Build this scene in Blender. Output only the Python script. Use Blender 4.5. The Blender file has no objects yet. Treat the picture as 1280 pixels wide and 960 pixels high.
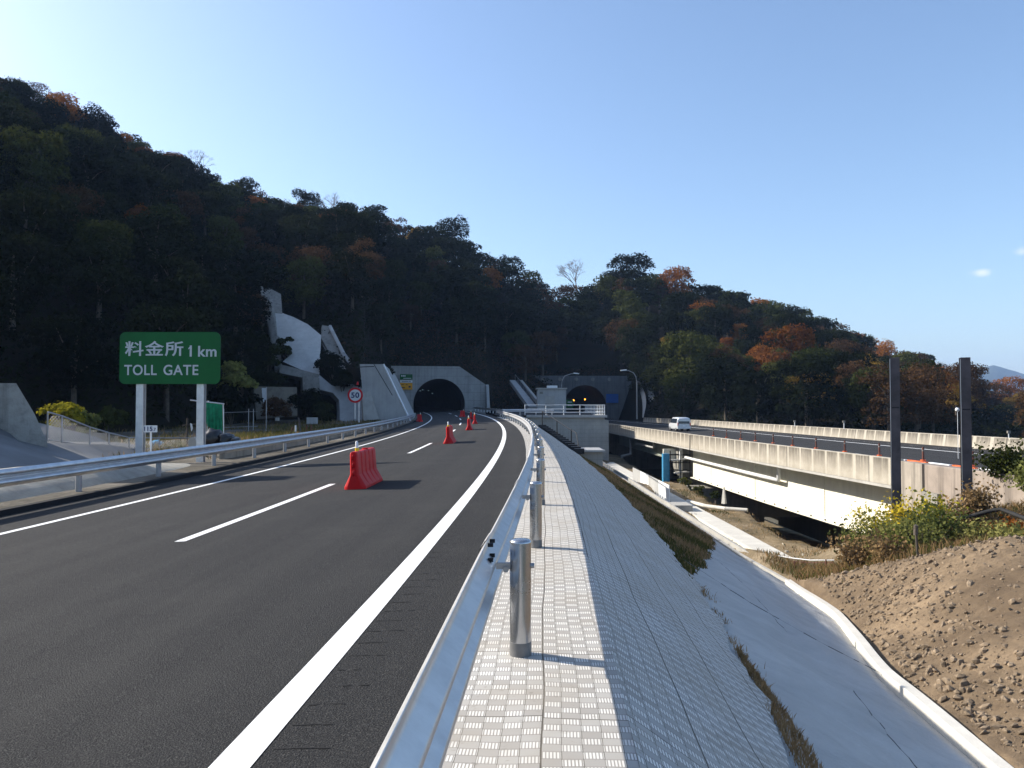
import bpy, math, random
import numpy as np
from mathutils import Vector, Matrix, noise as mnoise
random.seed(7); rng=np.random.default_rng(7)
scn=bpy.context.scene
C=scn.collection
# ---------------------------------------------------------------- camera, sky, sun, exposure
EYE=1.64
cam=bpy.data.cameras.new('camera'); cam.sensor_width=36; cam.lens=28.125; cam.clip_start=.05; cam.clip_end=20000
co=bpy.data.objects.new('camera',cam); C.objects.link(co); co.location=(0,0,EYE)
co.rotation_euler=(math.radians(90+1.718),0,0); scn.camera=co
SUN_EL=math.radians(30); SUN_AZ=math.radians(-70)      # azimuth from +Y towards +X
w=bpy.data.worlds.new('World'); scn.world=w; w.use_nodes=True
nt=w.node_tree; nt.nodes.clear()
sky=nt.nodes.new('ShaderNodeTexSky'); sky.sky_type='NISHITA'; sky.sun_disc=False
sky.sun_elevation=SUN_EL; sky.sun_rotation=SUN_AZ; sky.altitude=50; sky.air_density=1.0; sky.dust_density=1.5; sky.ozone_density=3.0
bg=nt.nodes.new('ShaderNodeBackground'); bg.inputs[1].default_value=.138
wo=nt.nodes.new('ShaderNodeOutputWorld')
tc=nt.nodes.new('ShaderNodeTexCoord')
def wmath(op,a,b=None,c=None):
    x=nt.nodes.new('ShaderNodeMath'); x.operation=op
    for i,v in enumerate((a,b,c)):
        if v is None: continue
        if isinstance(v,(int,float)): x.inputs[i].default_value=v
        else: nt.links.new(v,x.inputs[i])
    return x.outputs[0]
# two small wisps of cloud low in the sky on the right
cn=nt.nodes.new('ShaderNodeTexNoise'); cn.inputs['Scale'].default_value=38; cn.inputs['Detail'].default_value=6; nt.links.new(tc.outputs['Generated'],cn.inputs['Vector'])
tot=None
for cx_,cz_,rx_,rz_,k_ in ((.590,.170,.018,.008,.8),(.640,.196,.012,.007,.5)):
    nv=Vector((cx_,1,cz_)).normalized(); d_=nt.nodes.new('ShaderNodeVectorMath'); d_.operation='SUBTRACT'; nt.links.new(tc.outputs['Generated'],d_.inputs[0]); d_.inputs[1].default_value=nv
    m_=nt.nodes.new('ShaderNodeVectorMath'); m_.operation='MULTIPLY'; nt.links.new(d_.outputs[0],m_.inputs[0]); m_.inputs[1].default_value=(1/rx_,1/rx_,1/rz_)
    l_=nt.nodes.new('ShaderNodeVectorMath'); l_.operation='LENGTH'; nt.links.new(m_.outputs[0],l_.inputs[0])
    f_=wmath('MULTIPLY',wmath('MAXIMUM',wmath('SUBTRACT',wmath('SUBTRACT',1.35,l_.outputs['Value']),wmath('MULTIPLY',cn.outputs[0],1.3)),0),k_)
    tot=f_ if tot is None else wmath('ADD',tot,f_)
mxw=nt.nodes.new('ShaderNodeMix'); mxw.data_type='RGBA'; nt.links.new(wmath('MINIMUM',tot,.7),mxw.inputs[0]); nt.links.new(sky.outputs[0],mxw.inputs[6]); mxw.inputs[7].default_value=(6.2,5.9,5.9,1)
nt.links.new(mxw.outputs[2],bg.inputs[0]); nt.links.new(bg.outputs[0],wo.inputs[0])
sl=bpy.data.lights.new('sun','SUN'); sl.energy=5.0; sl.angle=math.radians(.53); sl.color=(1,.93,.82)
so=bpy.data.objects.new('sun',sl); C.objects.link(so)
SD=Vector((math.sin(SUN_AZ)*math.cos(SUN_EL),math.cos(SUN_AZ)*math.cos(SUN_EL),math.sin(SUN_EL)))
so.rotation_euler=SD.to_track_quat('Z','Y').to_euler(); so.location=(-60,20,60)
vs=scn.view_settings; vs.view_transform='Standard'; vs.look='None'; vs.gamma=1; vs.exposure=0.78
# ---------------------------------------------------------------- helpers
def at(px,py,D): return Vector(((px-640)/1000*D, D, EYE-(py-510)/1000*D))
def tag(o,label=None,cat=None,group=None,kind=None):
    if label: o['label']=label
    if cat: o['category']=cat
    if group: o['group']=group
    if kind: o['kind']=kind
    return o
def empty(name,loc,label,cat,group=None,rz=0):
    o=bpy.data.objects.new(name,None); C.objects.link(o); o.location=loc; o.rotation_euler=(0,0,rz)
    o.empty_display_size=.3
    return tag(o,label,cat,group)
class MB:
    def __init__(s): s.v=[]; s.f=[]; s.uv={}; s.sm=[]
    def add(s,vs,fs,uvs=None,smooth=False):
        b=len(s.v); s.v+= [tuple(p) for p in vs]
        for f in fs:
            s.f.append(tuple(i+b for i in f)); s.sm.append(smooth)
        if uvs:
            for i,u in enumerate(uvs): s.uv[b+i]=u
    def box(s,c,d,rz=0,rx=0,ry=0,taper=1.0):
        M=Matrix.Rotation(rz,3,'Z')@Matrix.Rotation(ry,3,'Y')@Matrix.Rotation(rx,3,'X'); c=Vector(c)
        vs=[]
        for z in (-.5,.5):
            t=taper if z>0 else 1
            for x,y in ((-.5,-.5),(.5,-.5),(.5,.5),(-.5,.5)): vs.append(c+M@Vector((x*d[0]*t,y*d[1]*t,z*d[2])))
        s.add(vs,[(3,2,1,0),(4,5,6,7),(0,1,5,4),(1,2,6,5),(2,3,7,6),(3,0,4,7)]); return s
    def tube(s,pts,r,n=8,cap=True,smooth=True):
        pts=[Vector(p) for p in pts]; rs=r if isinstance(r,(list,tuple)) else [r]*len(pts)
        vs=[];fs=[]; up=Vector((0,0,1))
        for i,p in enumerate(pts):
            t=(pts[min(i+1,len(pts)-1)]-pts[max(i-1,0)]).normalized()
            a=t.cross(up) if abs(t.z)<.95 else t.cross(Vector((0,1,0)))
            a.normalize(); b=a.cross(t)
            for k in range(n):
                q=2*math.pi*k/n; vs.append(p+(a*math.cos(q)+b*math.sin(q))*rs[i])
        for i in range(len(pts)-1):
            for k in range(n): fs.append((i*n+k,i*n+(k+1)%n,(i+1)*n+(k+1)%n,(i+1)*n+k))
        s.add(vs,fs,smooth=smooth)
        if cap:
            s.add(vs[:n],[tuple(range(n))]); s.add(vs[-n:],[tuple(range(n))[::-1]])
        return s
    def slab(s,pts,th):
        """closed polygon pts thickened by the vector th"""
        pts=[Vector(p) for p in pts]; n=len(pts); th=Vector(th)
        s.add(pts+[p+th for p in pts],[tuple(range(n)),tuple(range(n,2*n))[::-1]]+[(i,(i+1)%n,(i+1)%n+n,i+n) for i in range(n)]); return s
    def grid(s,P,UV=None,smooth=True):
        n=len(P); m=len(P[0]); vs=[p for r in P for p in r]; uv=[u for r in UV for u in r] if UV else None
        s.add(vs,[(i*m+j,i*m+j+1,(i+1)*m+j+1,(i+1)*m+j) for i in range(n-1) for j in range(m-1)],uv,smooth); return s
    def build(s,name,mat,parent=None,bevel=0,loc=None,label=None,cat=None,group=None,kind=None):
        me=bpy.data.meshes.new(name)
        v=s.v
        if parent is not None and loc is None: # world coords -> local of the parent
            inv=parent_matrix(parent).inverted(); v=[tuple(inv@Vector(p)) for p in v]
        me.from_pydata(v,[],s.f); me.polygons.foreach_set('use_smooth',s.sm)
        if s.uv:
            l=me.uv_layers.new(name='UVMap'); 
            idx=np.zeros(len(me.loops),dtype=np.int32); me.loops.foreach_get('vertex_index',idx)
            arr=np.zeros((len(v),2)); 
            for k,u in s.uv.items(): arr[k]=u
            l.data.foreach_set('uv',arr[idx].ravel())
        me.materials.append(mat); me.validate(); me.update()
        o=bpy.data.objects.new(name,me); C.objects.link(o)
        if parent is not None: o.parent=parent
        if loc is not None: o.location=loc
        if bevel:
            m=o.modifiers.new('bevel','BEVEL'); m.width=bevel; m.segments=2; m.limit_method='ANGLE'; m.angle_limit=math.radians(40)
        return tag(o,label,cat,group,kind)
def parent_matrix(o):
    M=Matrix.LocRotScale(o.location,o.rotation_euler,o.scale)
    return parent_matrix(o.parent)@M if o.parent else M
def lookup(tab,x):
    xs=[a for a,b in tab]; ys=[b for a,b in tab]; return float(np.interp(x,xs,ys))
def copy_thing(root,loc,label,rz=0,scale=None):
    r=root.copy(); C.objects.link(r); r.location=loc; r.rotation_euler=(0,0,rz); r['label']=label
    if scale: r.scale=scale if isinstance(scale,tuple) else (scale,)*3
    for ch in root.children:
        c=ch.copy(); C.objects.link(c); c.parent=r
        for g in ch.children:
            d=g.copy(); C.objects.link(d); d.parent=c
    return r
def text_mesh(body,h,loc,rz,mat,name,parent,bold=0.0,extr=.004,width=None):
    cu=bpy.data.curves.new('t','FONT'); cu.body=body; cu.size=1; cu.extrude=extr/h if h else .01; cu.offset=bold; cu.space_character=1.08
    o=bpy.data.objects.new('t',cu); C.objects.link(o)
    dg=bpy.context.evaluated_depsgraph_get(); me=bpy.data.meshes.new_from_object(o.evaluated_get(dg))
    bpy.data.objects.remove(o)
    xs=[v.co.x for v in me.vertices]; ys=[v.co.y for v in me.vertices]
    x0,x1,y0,y1=min(xs),max(xs),min(ys),max(ys); sy=h/(y1-y0); sx=sy if not width else width/(x1-x0)
    R=Matrix.Rotation(rz,4,'Z'); inv=parent_matrix(parent).inverted()
    for v in me.vertices:
        p=Vector(((v.co.x-x0)*sx,-v.co.z*sy,(v.co.y-y0)*sy)); v.co=inv@(Vector(loc)+R@p)
    me.materials.clear(); me.materials.append(mat)
    t=bpy.data.objects.new(name,me); C.objects.link(t); t.parent=parent; return t
# ---------------------------------------------------------------- materials
class NT:
    def __init__(s,name,rough=.7,metal=0,spec=.3):
        s.m=bpy.data.materials.new(name); s.m.use_nodes=True; s.t=s.m.node_tree; s.b=s.t.nodes['Principled BSDF']
        s.b.inputs['Roughness'].default_value=rough; s.b.inputs['Metallic'].default_value=metal
        s.b.inputs['Specular IOR Level'].default_value=spec
    def n(s,ty,**k):
        x=s.t.nodes.new(ty)
        for a,b in k.items(): setattr(x,a,b)
        return x
    def l(s,a,b): s.t.links.new(a,b)
    def val(s,inp,v):
        if isinstance(v,(int,float)): inp.default_value=v
        elif isinstance(v,(tuple,list)): inp.default_value=tuple(v)+((1,) if len(v)==3 and len(inp.default_value)==4 else ())
        else: s.l(v,inp)
    def math(s,op,a,b=0,c=None,clamp=False):
        x=s.n('ShaderNodeMath',operation=op); x.use_clamp=clamp; s.val(x.inputs[0],a); s.val(x.inputs[1],b)
        if c is not None: s.val(x.inputs[2],c)
        return x.outputs[0]
    def mix(s,f,a,b,ty='MIX'):
        x=s.n('ShaderNodeMix',data_type='RGBA',blend_type=ty); s.val(x.inputs[0],f); s.val(x.inputs[6],a); s.val(x.inputs[7],b); return x.outputs[2]
    def obj(s): 
        return s.n('ShaderNodeTexCoord').outputs['Object']
    def pos(s): return s.n('ShaderNodeNewGeometry').outputs['Position']
    def noise(s,vec,scale,detail=4,rough=.55,out=0,dist=0):
        x=s.n('ShaderNodeTexNoise'); x.inputs['Scale'].default_value=scale; x.inputs['Detail'].default_value=detail; x.inputs['Roughness'].default_value=rough; x.inputs['Distortion'].default_value=dist
        if vec is not None: s.l(vec,x.inputs['Vector'])
        return x.outputs[out]
    def scalev(s,vec,sc):
        x=s.n('ShaderNodeMapping'); s.l(vec,x.inputs[0]); x.inputs['Scale'].default_value=sc; return x.outputs[0]
    def ramp(s,f,stops):
        x=s.n('ShaderNodeValToRGB'); s.l(f,x.inputs[0]); e=x.color_ramp.elements
        while len(e)<len(stops): e.new(.5)
        for i,(p,c) in enumerate(stops):
            e[i].position=p; e[i].color=tuple(c)+(1,) if isinstance(c,(tuple,list)) else (c,c,c,1)
        return x.outputs[0]
    def bump(s,h,strength=.3,dist=.02,prev=None):
        x=s.n('ShaderNodeBump'); x.inputs['Strength'].default_value=strength; x.inputs['Distance'].default_value=dist; s.l(h,x.inputs['Height'])
        if prev is not None: s.l(prev,x.inputs['Normal'])
        s.l(x.outputs[0],s.b.inputs['Normal']); return x.outputs[0]
    def col(s,c): s.val(s.b.inputs['Base Color'],c)
def simple(name,c,rough=.6,metal=0,var=.25,sc=3,bump=0,bsc=30,bd=.01,spec=.3):
    t=NT(name,rough,metal,spec); p=t.pos()
    f=t.noise(p,sc,5,.6)
    d=tuple(x*(1-var) for x in c); e=tuple(min(1,x*(1+var)) for x in c)
    t.col(t.ramp(f,[(.3,d),(.7,e)]))
    if bump: t.bump(t.noise(p,bsc,5,.6),bump,bd)
    return t.m
def emis(name,c,st):
    t=NT(name); t.col((.02,.02,.02)); t.b.inputs['Emission Color'].default_value=tuple(c)+(1,); t.b.inputs['Emission Strength'].default_value=st; return t.m
M={}
def mk_asphalt():
    t=NT('asphalt',.9,0,.22); p=t.pos()
    f=t.noise(p,85,5,.85); g=t.noise(p,.5,4,.6); v=t.n('ShaderNodeTexVoronoi'); v.inputs['Scale'].default_value=95; t.l(p,v.inputs['Vector'])
    c=t.ramp(f,[(.36,(.004,.004,.005)),(.52,(.025,.025,.026)),(.66,(.11,.105,.096))])
    # worn wheel tracks and dust along the lane (object UV: x = metres across)
    uv=t.n('ShaderNodeUVMap').outputs[0]; st=t.noise(t.scalev(uv,(1.6,.03,1)),1,3,.5)
    c=t.mix(t.math('MULTIPLY',t.ramp(st,[(.42,0),(.7,1)]),.22),c,(.07,.068,.063))
    c=t.mix(t.math('MULTIPLY',t.ramp(g,[(.5,0),(.75,1)]),.2),c,(.075,.072,.066))
    sp=t.noise(p,11,6,.85); c=t.mix(t.ramp(sp,[(.69,0),(.74,.6)]),c,(.33,.31,.28))
    t.col(c); t.bump(t.math('ADD',f,v.outputs[0]),.8,.012); return t.m
def mk_paving():
    t=NT('ridged_block_mat',.9,0,.15); uv=t.n('ShaderNodeUVMap').outputs[0]; p=t.pos()
    wob=t.n('ShaderNodeVectorMath',operation='SCALE'); 
    t.l(t.noise(t.scalev(uv,(.7,.35,1)),1,2,.5,out=1),wob.inputs[0]); wob.inputs['Scale'].default_value=.11
    ad=t.n('ShaderNodeVectorMath',operation='ADD'); t.l(uv,ad.inputs[0]); t.l(wob.outputs[0],ad.inputs[1])
    sx=t.n('ShaderNodeSeparateXYZ'); t.l(ad.outputs[0],sx.inputs[0])
    u=t.math('DIVIDE',sx.outputs[0],.098); v0=t.math('DIVIDE',sx.outputs[1],.079)
    col=t.math('FLOOR',u); fu=t.math('FRACT',u)
    # groups of five columns are one mat, each mat shifted
    mat_i=t.math('FLOOR',t.math('DIVIDE',col,5)); v=t.math('ADD',v0,t.math('MULTIPLY',mat_i,.37))
    row=t.math('FLOOR',v); fv=t.math('FRACT',v)
    par=t.math('MODULO',t.math('ADD',t.math('ADD',col,row),2000),2)
    bars=t.math('LESS_THAN',t.math('FRACT',t.math('MULTIPLY',t.math('ADD',fu,.02),6)),.6)
    inv=t.math('MULTIPLY',t.math('GREATER_THAN',fv,.12),t.math('LESS_THAN',fv,.92))
    lit=t.math('MULTIPLY',t.math('MULTIPLY',par,bars),inv)
    fine=t.math('MULTIPLY',t.math('SINE',t.math('MULTIPLY',fv,40)),t.math('SUBTRACT',1,par))
    cv=t.n('ShaderNodeCombineXYZ'); t.l(col,cv.inputs[0]); t.l(row,cv.inputs[1])
    wn=t.n('ShaderNodeTexWhiteNoise',noise_dimensions='3D'); t.l(cv.outputs[0],wn.inputs['Vector'])
    base=t.mix(wn.outputs[0],(.37,.35,.32),(.47,.45,.415))
    c=t.mix(lit,base,(.78,.75,.69))  # light catching the ridges is painted as paler bars
    c=t.mix(t.math('MULTIPLY',t.math('MULTIPLY',par,t.math('SUBTRACT',1,bars)),.42),c,(.2,.19,.175))  # shade between the ridges painted as darker gaps
    c=t.mix(t.math('MULTIPLY',t.math('LESS_THAN',fine,-.4),.12),c,(.25,.24,.22))
    gap=t.math('LESS_THAN',fu,.05); rgap=t.math('LESS_THAN',fv,.07)
    big=t.math('LESS_THAN',t.math('FRACT',t.math('DIVIDE',v,14)),.007)
    bigc=t.math('LESS_THAN',t.math('FRACT',t.math('DIVIDE',u,5)),.018)
    g=t.math('MAXIMUM',t.math('MULTIPLY',gap,.7),t.math('MAXIMUM',t.math('MULTIPLY',rgap,.3),t.math('MAXIMUM',t.math('MULTIPLY',big,.9),bigc)))
    c=t.mix(g,c,(.05,.047,.043))
    n=t.noise(p,1.7,5,.6); c=t.mix(t.ramp(n,[(.35,0),(.7,.45)]),c,(.33,.28,.21)); n2=t.noise(p,14,4,.7); c=t.mix(t.ramp(n2,[(.6,0),(.72,.4)]),c,(.16,.14,.11))
    t.col(c)
    h=t.math('SUBTRACT',t.math('ADD',t.math('MULTIPLY',lit,.8),t.math('MULTIPLY',wn.outputs[0],.5)),t.math('MULTIPLY',g,1.5)); t.bump(h,.5,.006); return t.m
def mk_paint():
    t=NT('road_paint',.6,0,.3); p=t.pos(); f=t.noise(p,60,5,.7); g=t.noise(p,3,5,.7)
    c=t.ramp(f,[(.2,(.6,.6,.58)),(.5,(.82,.82,.8))]); c=t.mix(t.ramp(g,[(.62,0),(.8,.35)]),c,(.35,.34,.32)); t.col(c); t.bump(f,.3,.004); return t.m
def mk_galv(name='galvanised_steel',base=.62,rough=.34):
    t=NT(name,rough,.9,.5); p=t.pos(); v=t.n('ShaderNodeTexVoronoi'); v.inputs['Scale'].default_value=45; t.l(p,v.inputs['Vector'])
    n=t.noise(p,4,5,.65); c=t.mix(t.math('MULTIPLY',v.outputs['Color'],.12),(base,base*1.01,base*1.03),(base*.75,)*3)
    c=t.mix(t.ramp(n,[(.4,0),(.75,.5)]),c,(base*.62,base*.62,base*.62)); t.col(c)
    t.val(t.b.inputs['Roughness'],t.math('ADD',t.math('MULTIPLY',n,.35),rough-.15)); return t.m
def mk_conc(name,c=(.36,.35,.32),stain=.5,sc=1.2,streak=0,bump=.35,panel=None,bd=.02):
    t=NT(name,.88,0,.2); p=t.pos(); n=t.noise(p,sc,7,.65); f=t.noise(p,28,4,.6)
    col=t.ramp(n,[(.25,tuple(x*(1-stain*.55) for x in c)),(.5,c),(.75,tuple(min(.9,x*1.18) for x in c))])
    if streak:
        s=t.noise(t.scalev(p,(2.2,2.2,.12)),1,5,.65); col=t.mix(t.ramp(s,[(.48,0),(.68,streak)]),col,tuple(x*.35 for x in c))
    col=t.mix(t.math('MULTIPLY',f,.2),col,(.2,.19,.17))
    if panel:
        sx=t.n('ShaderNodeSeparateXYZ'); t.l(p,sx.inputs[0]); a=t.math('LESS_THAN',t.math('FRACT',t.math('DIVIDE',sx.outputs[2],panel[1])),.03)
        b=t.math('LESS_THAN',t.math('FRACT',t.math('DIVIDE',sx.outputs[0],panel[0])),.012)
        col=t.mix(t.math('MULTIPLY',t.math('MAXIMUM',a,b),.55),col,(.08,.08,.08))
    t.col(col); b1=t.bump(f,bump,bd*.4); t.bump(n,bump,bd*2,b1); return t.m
def mk_parapet():
    t=NT('stained_parapet_concrete',.88,0,.2); uv=t.n('ShaderNodeUVMap').outputs[0]; p=t.pos(); sx=t.n('ShaderNodeSeparateXYZ'); t.l(uv,sx.inputs[0])
    s=sx.outputs[0]; z=sx.outputs[1]     # s metres along, z metres below top
    jn=t.noise(t.scalev(uv,(.7,.01,1)),1,2); fr=t.math('FRACT',t.math('ADD',t.math('DIVIDE',s,1.62),t.math('MULTIPLY',jn,.5)))
    rib=t.ramp(fr,[(.0,1),(.10,1),(.16,0),(.98,0),(1,1)])
    n=t.noise(t.scalev(uv,(3.5,.35,1)),1,6,.7); m=t.noise(p,1.5,6,.65)
    base=t.ramp(m,[(.3,(.33,.295,.235)),(.7,(.46,.42,.35))])
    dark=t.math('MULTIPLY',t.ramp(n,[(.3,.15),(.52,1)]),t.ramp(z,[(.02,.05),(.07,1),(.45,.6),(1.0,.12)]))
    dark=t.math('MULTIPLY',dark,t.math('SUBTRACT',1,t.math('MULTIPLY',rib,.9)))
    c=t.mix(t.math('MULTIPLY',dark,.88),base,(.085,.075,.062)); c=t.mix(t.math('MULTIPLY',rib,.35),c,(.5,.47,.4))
    pj=t.math('LESS_THAN',t.math('FRACT',t.math('DIVIDE',s,9.7)),.006); c=t.mix(t.math('MULTIPLY',pj,.8),c,(.04,.04,.04))
    t.col(c); t.bump(t.noise(p,20,4,.6),.3,.01); return t.m
def mk_dirt():
    t=NT('excavated_soil',.95,0,.1); p=t.pos(); n=t.noise(p,.45,6,.6); m=t.noise(p,9,6,.75); f=t.noise(p,60,4,.7)
    c=t.ramp(n,[(.33,(.10,.072,.047)),(.5,(.185,.135,.086)),(.68,(.30,.22,.14))]); c=t.mix(t.ramp(m,[(.45,0),(.7,.6)]),c,(.10,.07,.048)); c=t.mix(t.ramp(f,[(.62,0),(.75,.5)]),c,(.5,.42,.32))
    t.col(c); b=t.bump(m,.7,.06); t.bump(f,.6,.015,b); return t.m
def mk_ground(name,c1,c2,c3,sc=.3):
    t=NT(name,.95,0,.1); p=t.pos(); n=t.noise(p,sc,7,.7); m=t.noise(p,4,6,.75)
    c=t.ramp(n,[(.35,c1),(.5,c2),(.65,c3)]); c=t.mix(t.ramp(m,[(.4,0),(.7,.5)]),c,tuple(x*.45 for x in c1)); t.col(c); t.bump(m,.7,.12); return t.m
def mk_leaf(name,c1,c2,c3,transl=.25,sc=.35):
    t=NT(name,.9,0,.0); oi=t.n('ShaderNodeObjectInfo'); p=t.obj(); n=t.noise(p,sc,4,.7); f=t.noise(p,3,2,.5)
    r=t.math('ADD',t.math('MULTIPLY',oi.outputs['Random'],.45),t.math('MULTIPLY',n,.6))
    c=t.ramp(r,[(.25,c1),(.5,c2),(.78,c3)]); c=t.mix(t.math('MULTIPLY',t.ramp(f,[(.35,1),(.6,0)]),.45),c,tuple(x*.5 for x in c1)); t.col(c)
    tr=t.n('ShaderNodeBsdfTranslucent'); t.l(c,tr.inputs[0]); mx=t.n('ShaderNodeMixShader'); mx.inputs[0].default_value=transl
    t.l(t.b.outputs[0],mx.inputs[1]); t.l(tr.outputs[0],mx.inputs[2]); t.l(mx.outputs[0],t.t.nodes['Material Output'].inputs[0]); return t.m
M['asphalt']=mk_asphalt(); M['paving']=mk_paving(); M['paint']=mk_paint(); M['galv']=mk_galv('galvanised_steel',.66,.36); M['galv_old']=mk_galv('weathered_galvanised_steel',.38,.5)
M['apron']=mk_conc('sprayed_concrete',(.50,.49,.46),.22,.9,.15,bump=.9,bd=.05); M['conc']=mk_conc('cast_concrete',(.40,.385,.35),.35,1.2,.2)
M['conc_new']=mk_conc('new_concrete',(.40,.40,.39),.3,.5,.2); M['conc_old']=mk_conc('weathered_concrete',(.24,.23,.205),.6,.8,.6)
M['block']=mk_conc('retaining_blocks',(.33,.325,.30),.3,.8,.15,panel=(1.0,.5)); M['conc_dark']=mk_conc('dark_grey_concrete',(.13,.135,.14),.5,.5,.6,panel=(2,1.2))  # old portal: dark grey with streaks and joint lines
M['white_conc']=mk_conc('pale_concrete',(.62,.59,.52),.25,1,0); M['parapet']=mk_parapet(); M['dirt']=mk_dirt()
M['girder']=mk_conc('cream_girder_paint',(.78,.745,.62),.2,.5,.14,bump=.05); M['girder_shade']=mk_conc('shaded_girder_tone',(.30,.32,.27),.3,.5,.2,bump=.05)  # second tone: shade under the deck put into a greyer girder colour
M['black']=simple('black_asphalt_kerb',(.012,.012,.013),.9,0,.4,20,.4,60); M['red']=simple('red_plastic',(.50,.003,.006),.5,0,.12,6,spec=.25)
M['white']=simple('white_paint',(.72,.73,.73),.4,0,.08,3); M['green']=simple('green_sign_face',(.002,.105,.02),.5,0,.15,1.2); M['blue']=simple('blue_paint',(.04,.22,.40),.5,0,.2,3)
M['rust']=simple('rusty_steel',(.13,.05,.035),.8,0,.4,6,.3); M['hbeam']=simple('grey_brown_steel',(.085,.075,.08),.6,.3,.35,2,.2)
M['orange']=simple('orange_plastic',(.75,.14,.03),.5,0,.15,4); M['dark']=simple('dark_steel',(.02,.02,.022),.5,.3,.3,4); M['bark']=simple('bark',(.085,.07,.055),.9,0,.4,3,.5,10,.05)
M['glass']=simple('dark_glass',(.012,.016,.022),.08,0,.1,2,spec=.6); M['rubber']=simple('rubber',(.02,.02,.02),.8,0,.2,5); M['yellow']=simple('yellow_reflector',(.75,.6,.03),.4,0,.1,5)
M['ink']=simple('dark_blue_lettering',(.01,.02,.1),.5,0,.1,5); M['tunnel']=simple('tunnel_lining',(.05,.05,.055),.7,0,.3,.5)
M['silver']=simple('pearl_white_car_paint',(.62,.64,.66),.25,.2,.05,2,spec=.6); M['bag']=simple('black_plastic_bag',(.012,.012,.014),.3,0,.3,3,spec=.6)
M['amber']=simple('orange_sign_face',(.75,.33,.01),.45,0,.1,4); M['bluesign']=simple('blue_sign_face',(.02,.10,.33),.45,0,.1,4); M['net']=simple('green_net',(.01,.26,.12),.6,0,.4,4,.5,12)
M['soil']=mk_ground('valley_soil',(.13,.105,.06),(.25,.19,.115),(.36,.28,.18)); M['drygrass']=mk_ground('dry_grass_bank',(.07,.065,.03),(.12,.085,.04),(.19,.115,.06),.35)
M['forest']=mk_ground('forest_floor',(.007,.008,.005),(.013,.012,.007),(.024,.018,.01),.06); M['yard']=mk_ground('gravel_yard',(.07,.062,.05),(.13,.115,.09),(.24,.215,.18),.12)  # yard tones darkened to carry the shade of the hill
M['far']=mk_ground('distant_land',(.03,.04,.022),(.045,.055,.03),(.06,.06,.035),.01)
M['creek']=mk_conc('creek_shade_concrete',(.07,.07,.065),.5,.5,.4)  # shade under the viaduct put into the dark wall colour
M['bush_y']=mk_leaf('yellow_leaves',(.16,.16,.02),(.42,.36,.03),(.62,.46,.04),.35,1.5)
M['bush_g']=mk_leaf('green_weed_leaves',(.08,.10,.03),(.19,.2,.06),(.33,.3,.10),.35,1.5); M['blade']=mk_leaf('dry_blades',(.17,.12,.055),(.31,.2,.10),(.42,.29,.15),.3,.8)
M['blade_g']=mk_leaf('green_blades',(.05,.06,.02),(.09,.1,.03),(.17,.14,.05),.3,.8)
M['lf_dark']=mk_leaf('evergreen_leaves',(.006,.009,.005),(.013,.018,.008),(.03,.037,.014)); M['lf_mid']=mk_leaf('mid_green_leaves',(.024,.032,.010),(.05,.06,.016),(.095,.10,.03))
M['lf_or']=mk_leaf('orange_leaves',(.10,.038,.012),(.25,.09,.02),(.40,.165,.04)); M['lf_br']=mk_leaf('brown_leaves',(.03,.019,.010),(.07,.041,.02),(.125,.068,.033)); M['lf_ye']=mk_leaf('yellow_autumn_leaves',(.14,.09,.02),(.26,.16,.03),(.36,.22,.04))
M['twig']=simple('grey_twigs',(.17,.145,.13),.9,0,.3,3)
# ---------------------------------------------------------------- road geometry
def zr(s): return 1.1*(max(s,0)/155)**1.6
def RP(s,a,z=None):
    """s metres along, a metres right of the right edge line"""
    m=.056-s/700; k=math.hypot(1,m)
    x=-1.5+.056*s-s*s/1400+a/k; y=s-a*m/k
    if z is None: z=zr(s)-.02+.045*min(a,.95)
    return Vector((x,y,z))
AB=[(-10,1.87),(8,1.88),(20,2.0),(34,2.1),(48,2.25),(60,2.6),(75,3.2),(98,4.2)]
W1=[(-10,1.1),(5.0,1.22),(8,1.55),(13.5,2.05),(30,2.5),(42,2.75),(60,3.0)]
WG=[(-10,4.2),(5,4.25),(8.75,4.43),(12.3,4.72),(19.3,6.4),(24.5,7.1),(27,7.7),(33,7.3),(38.9,6.8),(50,5.9),(66,4.9),(98,4.6)]
def bank_z(s,w):
    w1=lookup(W1,s); k=lookup([(18,2.2),(32,1.85)],s)
    return zr(s)+.02-(w/1.5 if w<w1 else w1/1.5+(w-w1)/k)
def BK(s,w,dz=0):
    p=RP(s,lookup(AB,s)+w,0); p.z=bank_z(s,w)+dz; return p
def frange(a,b,st):
    n=max(1,int(round((b-a)/st))); return [a+(b-a)*i/n for i in range(n+1)]
def ribbon(name,mat,s0,s1,a0,a1,dz=0,st=2,na=4,kind='structure',zf=None,uv=True):
    f0=a0 if callable(a0) else (lambda s:a0); f1=a1 if callable(a1) else (lambda s:a1)
    P=[];U=[]
    for s in frange(s0,s1,st):
        r=[];u=[]
        for i in range(na+1):
            a=f0(s)+(f1(s)-f0(s))*i/na; p=RP(s,a) if zf is None else RP(s,a,zf(s,a)); p.z+=dz; r.append(p); u.append((a,s))
        P.append(r);U.append(u)
    b=MB(); b.grid([r[::-1] for r in P],[u[::-1] for u in U]); 
    # make faces point up
    b.f=[f[::-1] for f in b.f]; o=b.build(name,mat,kind=kind); return o
ribbon('road',M['asphalt'],-25,235,-8.75,.98,na=8,st=2)
ribbon('edge_line',M['paint'],-25,160,-.1,.1,dz=.004,na=1)
ribbon('edge_line',M['paint'],-25,160,-7.095,-6.945,dz=.004,na=1)
for k in range(-2,8):
    s0=10.7+20*k
    if s0+8<158: ribbon('lane_line',M['paint'],s0,s0+8,-3.575,-3.425,dz=.004,na=1,st=1)
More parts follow.
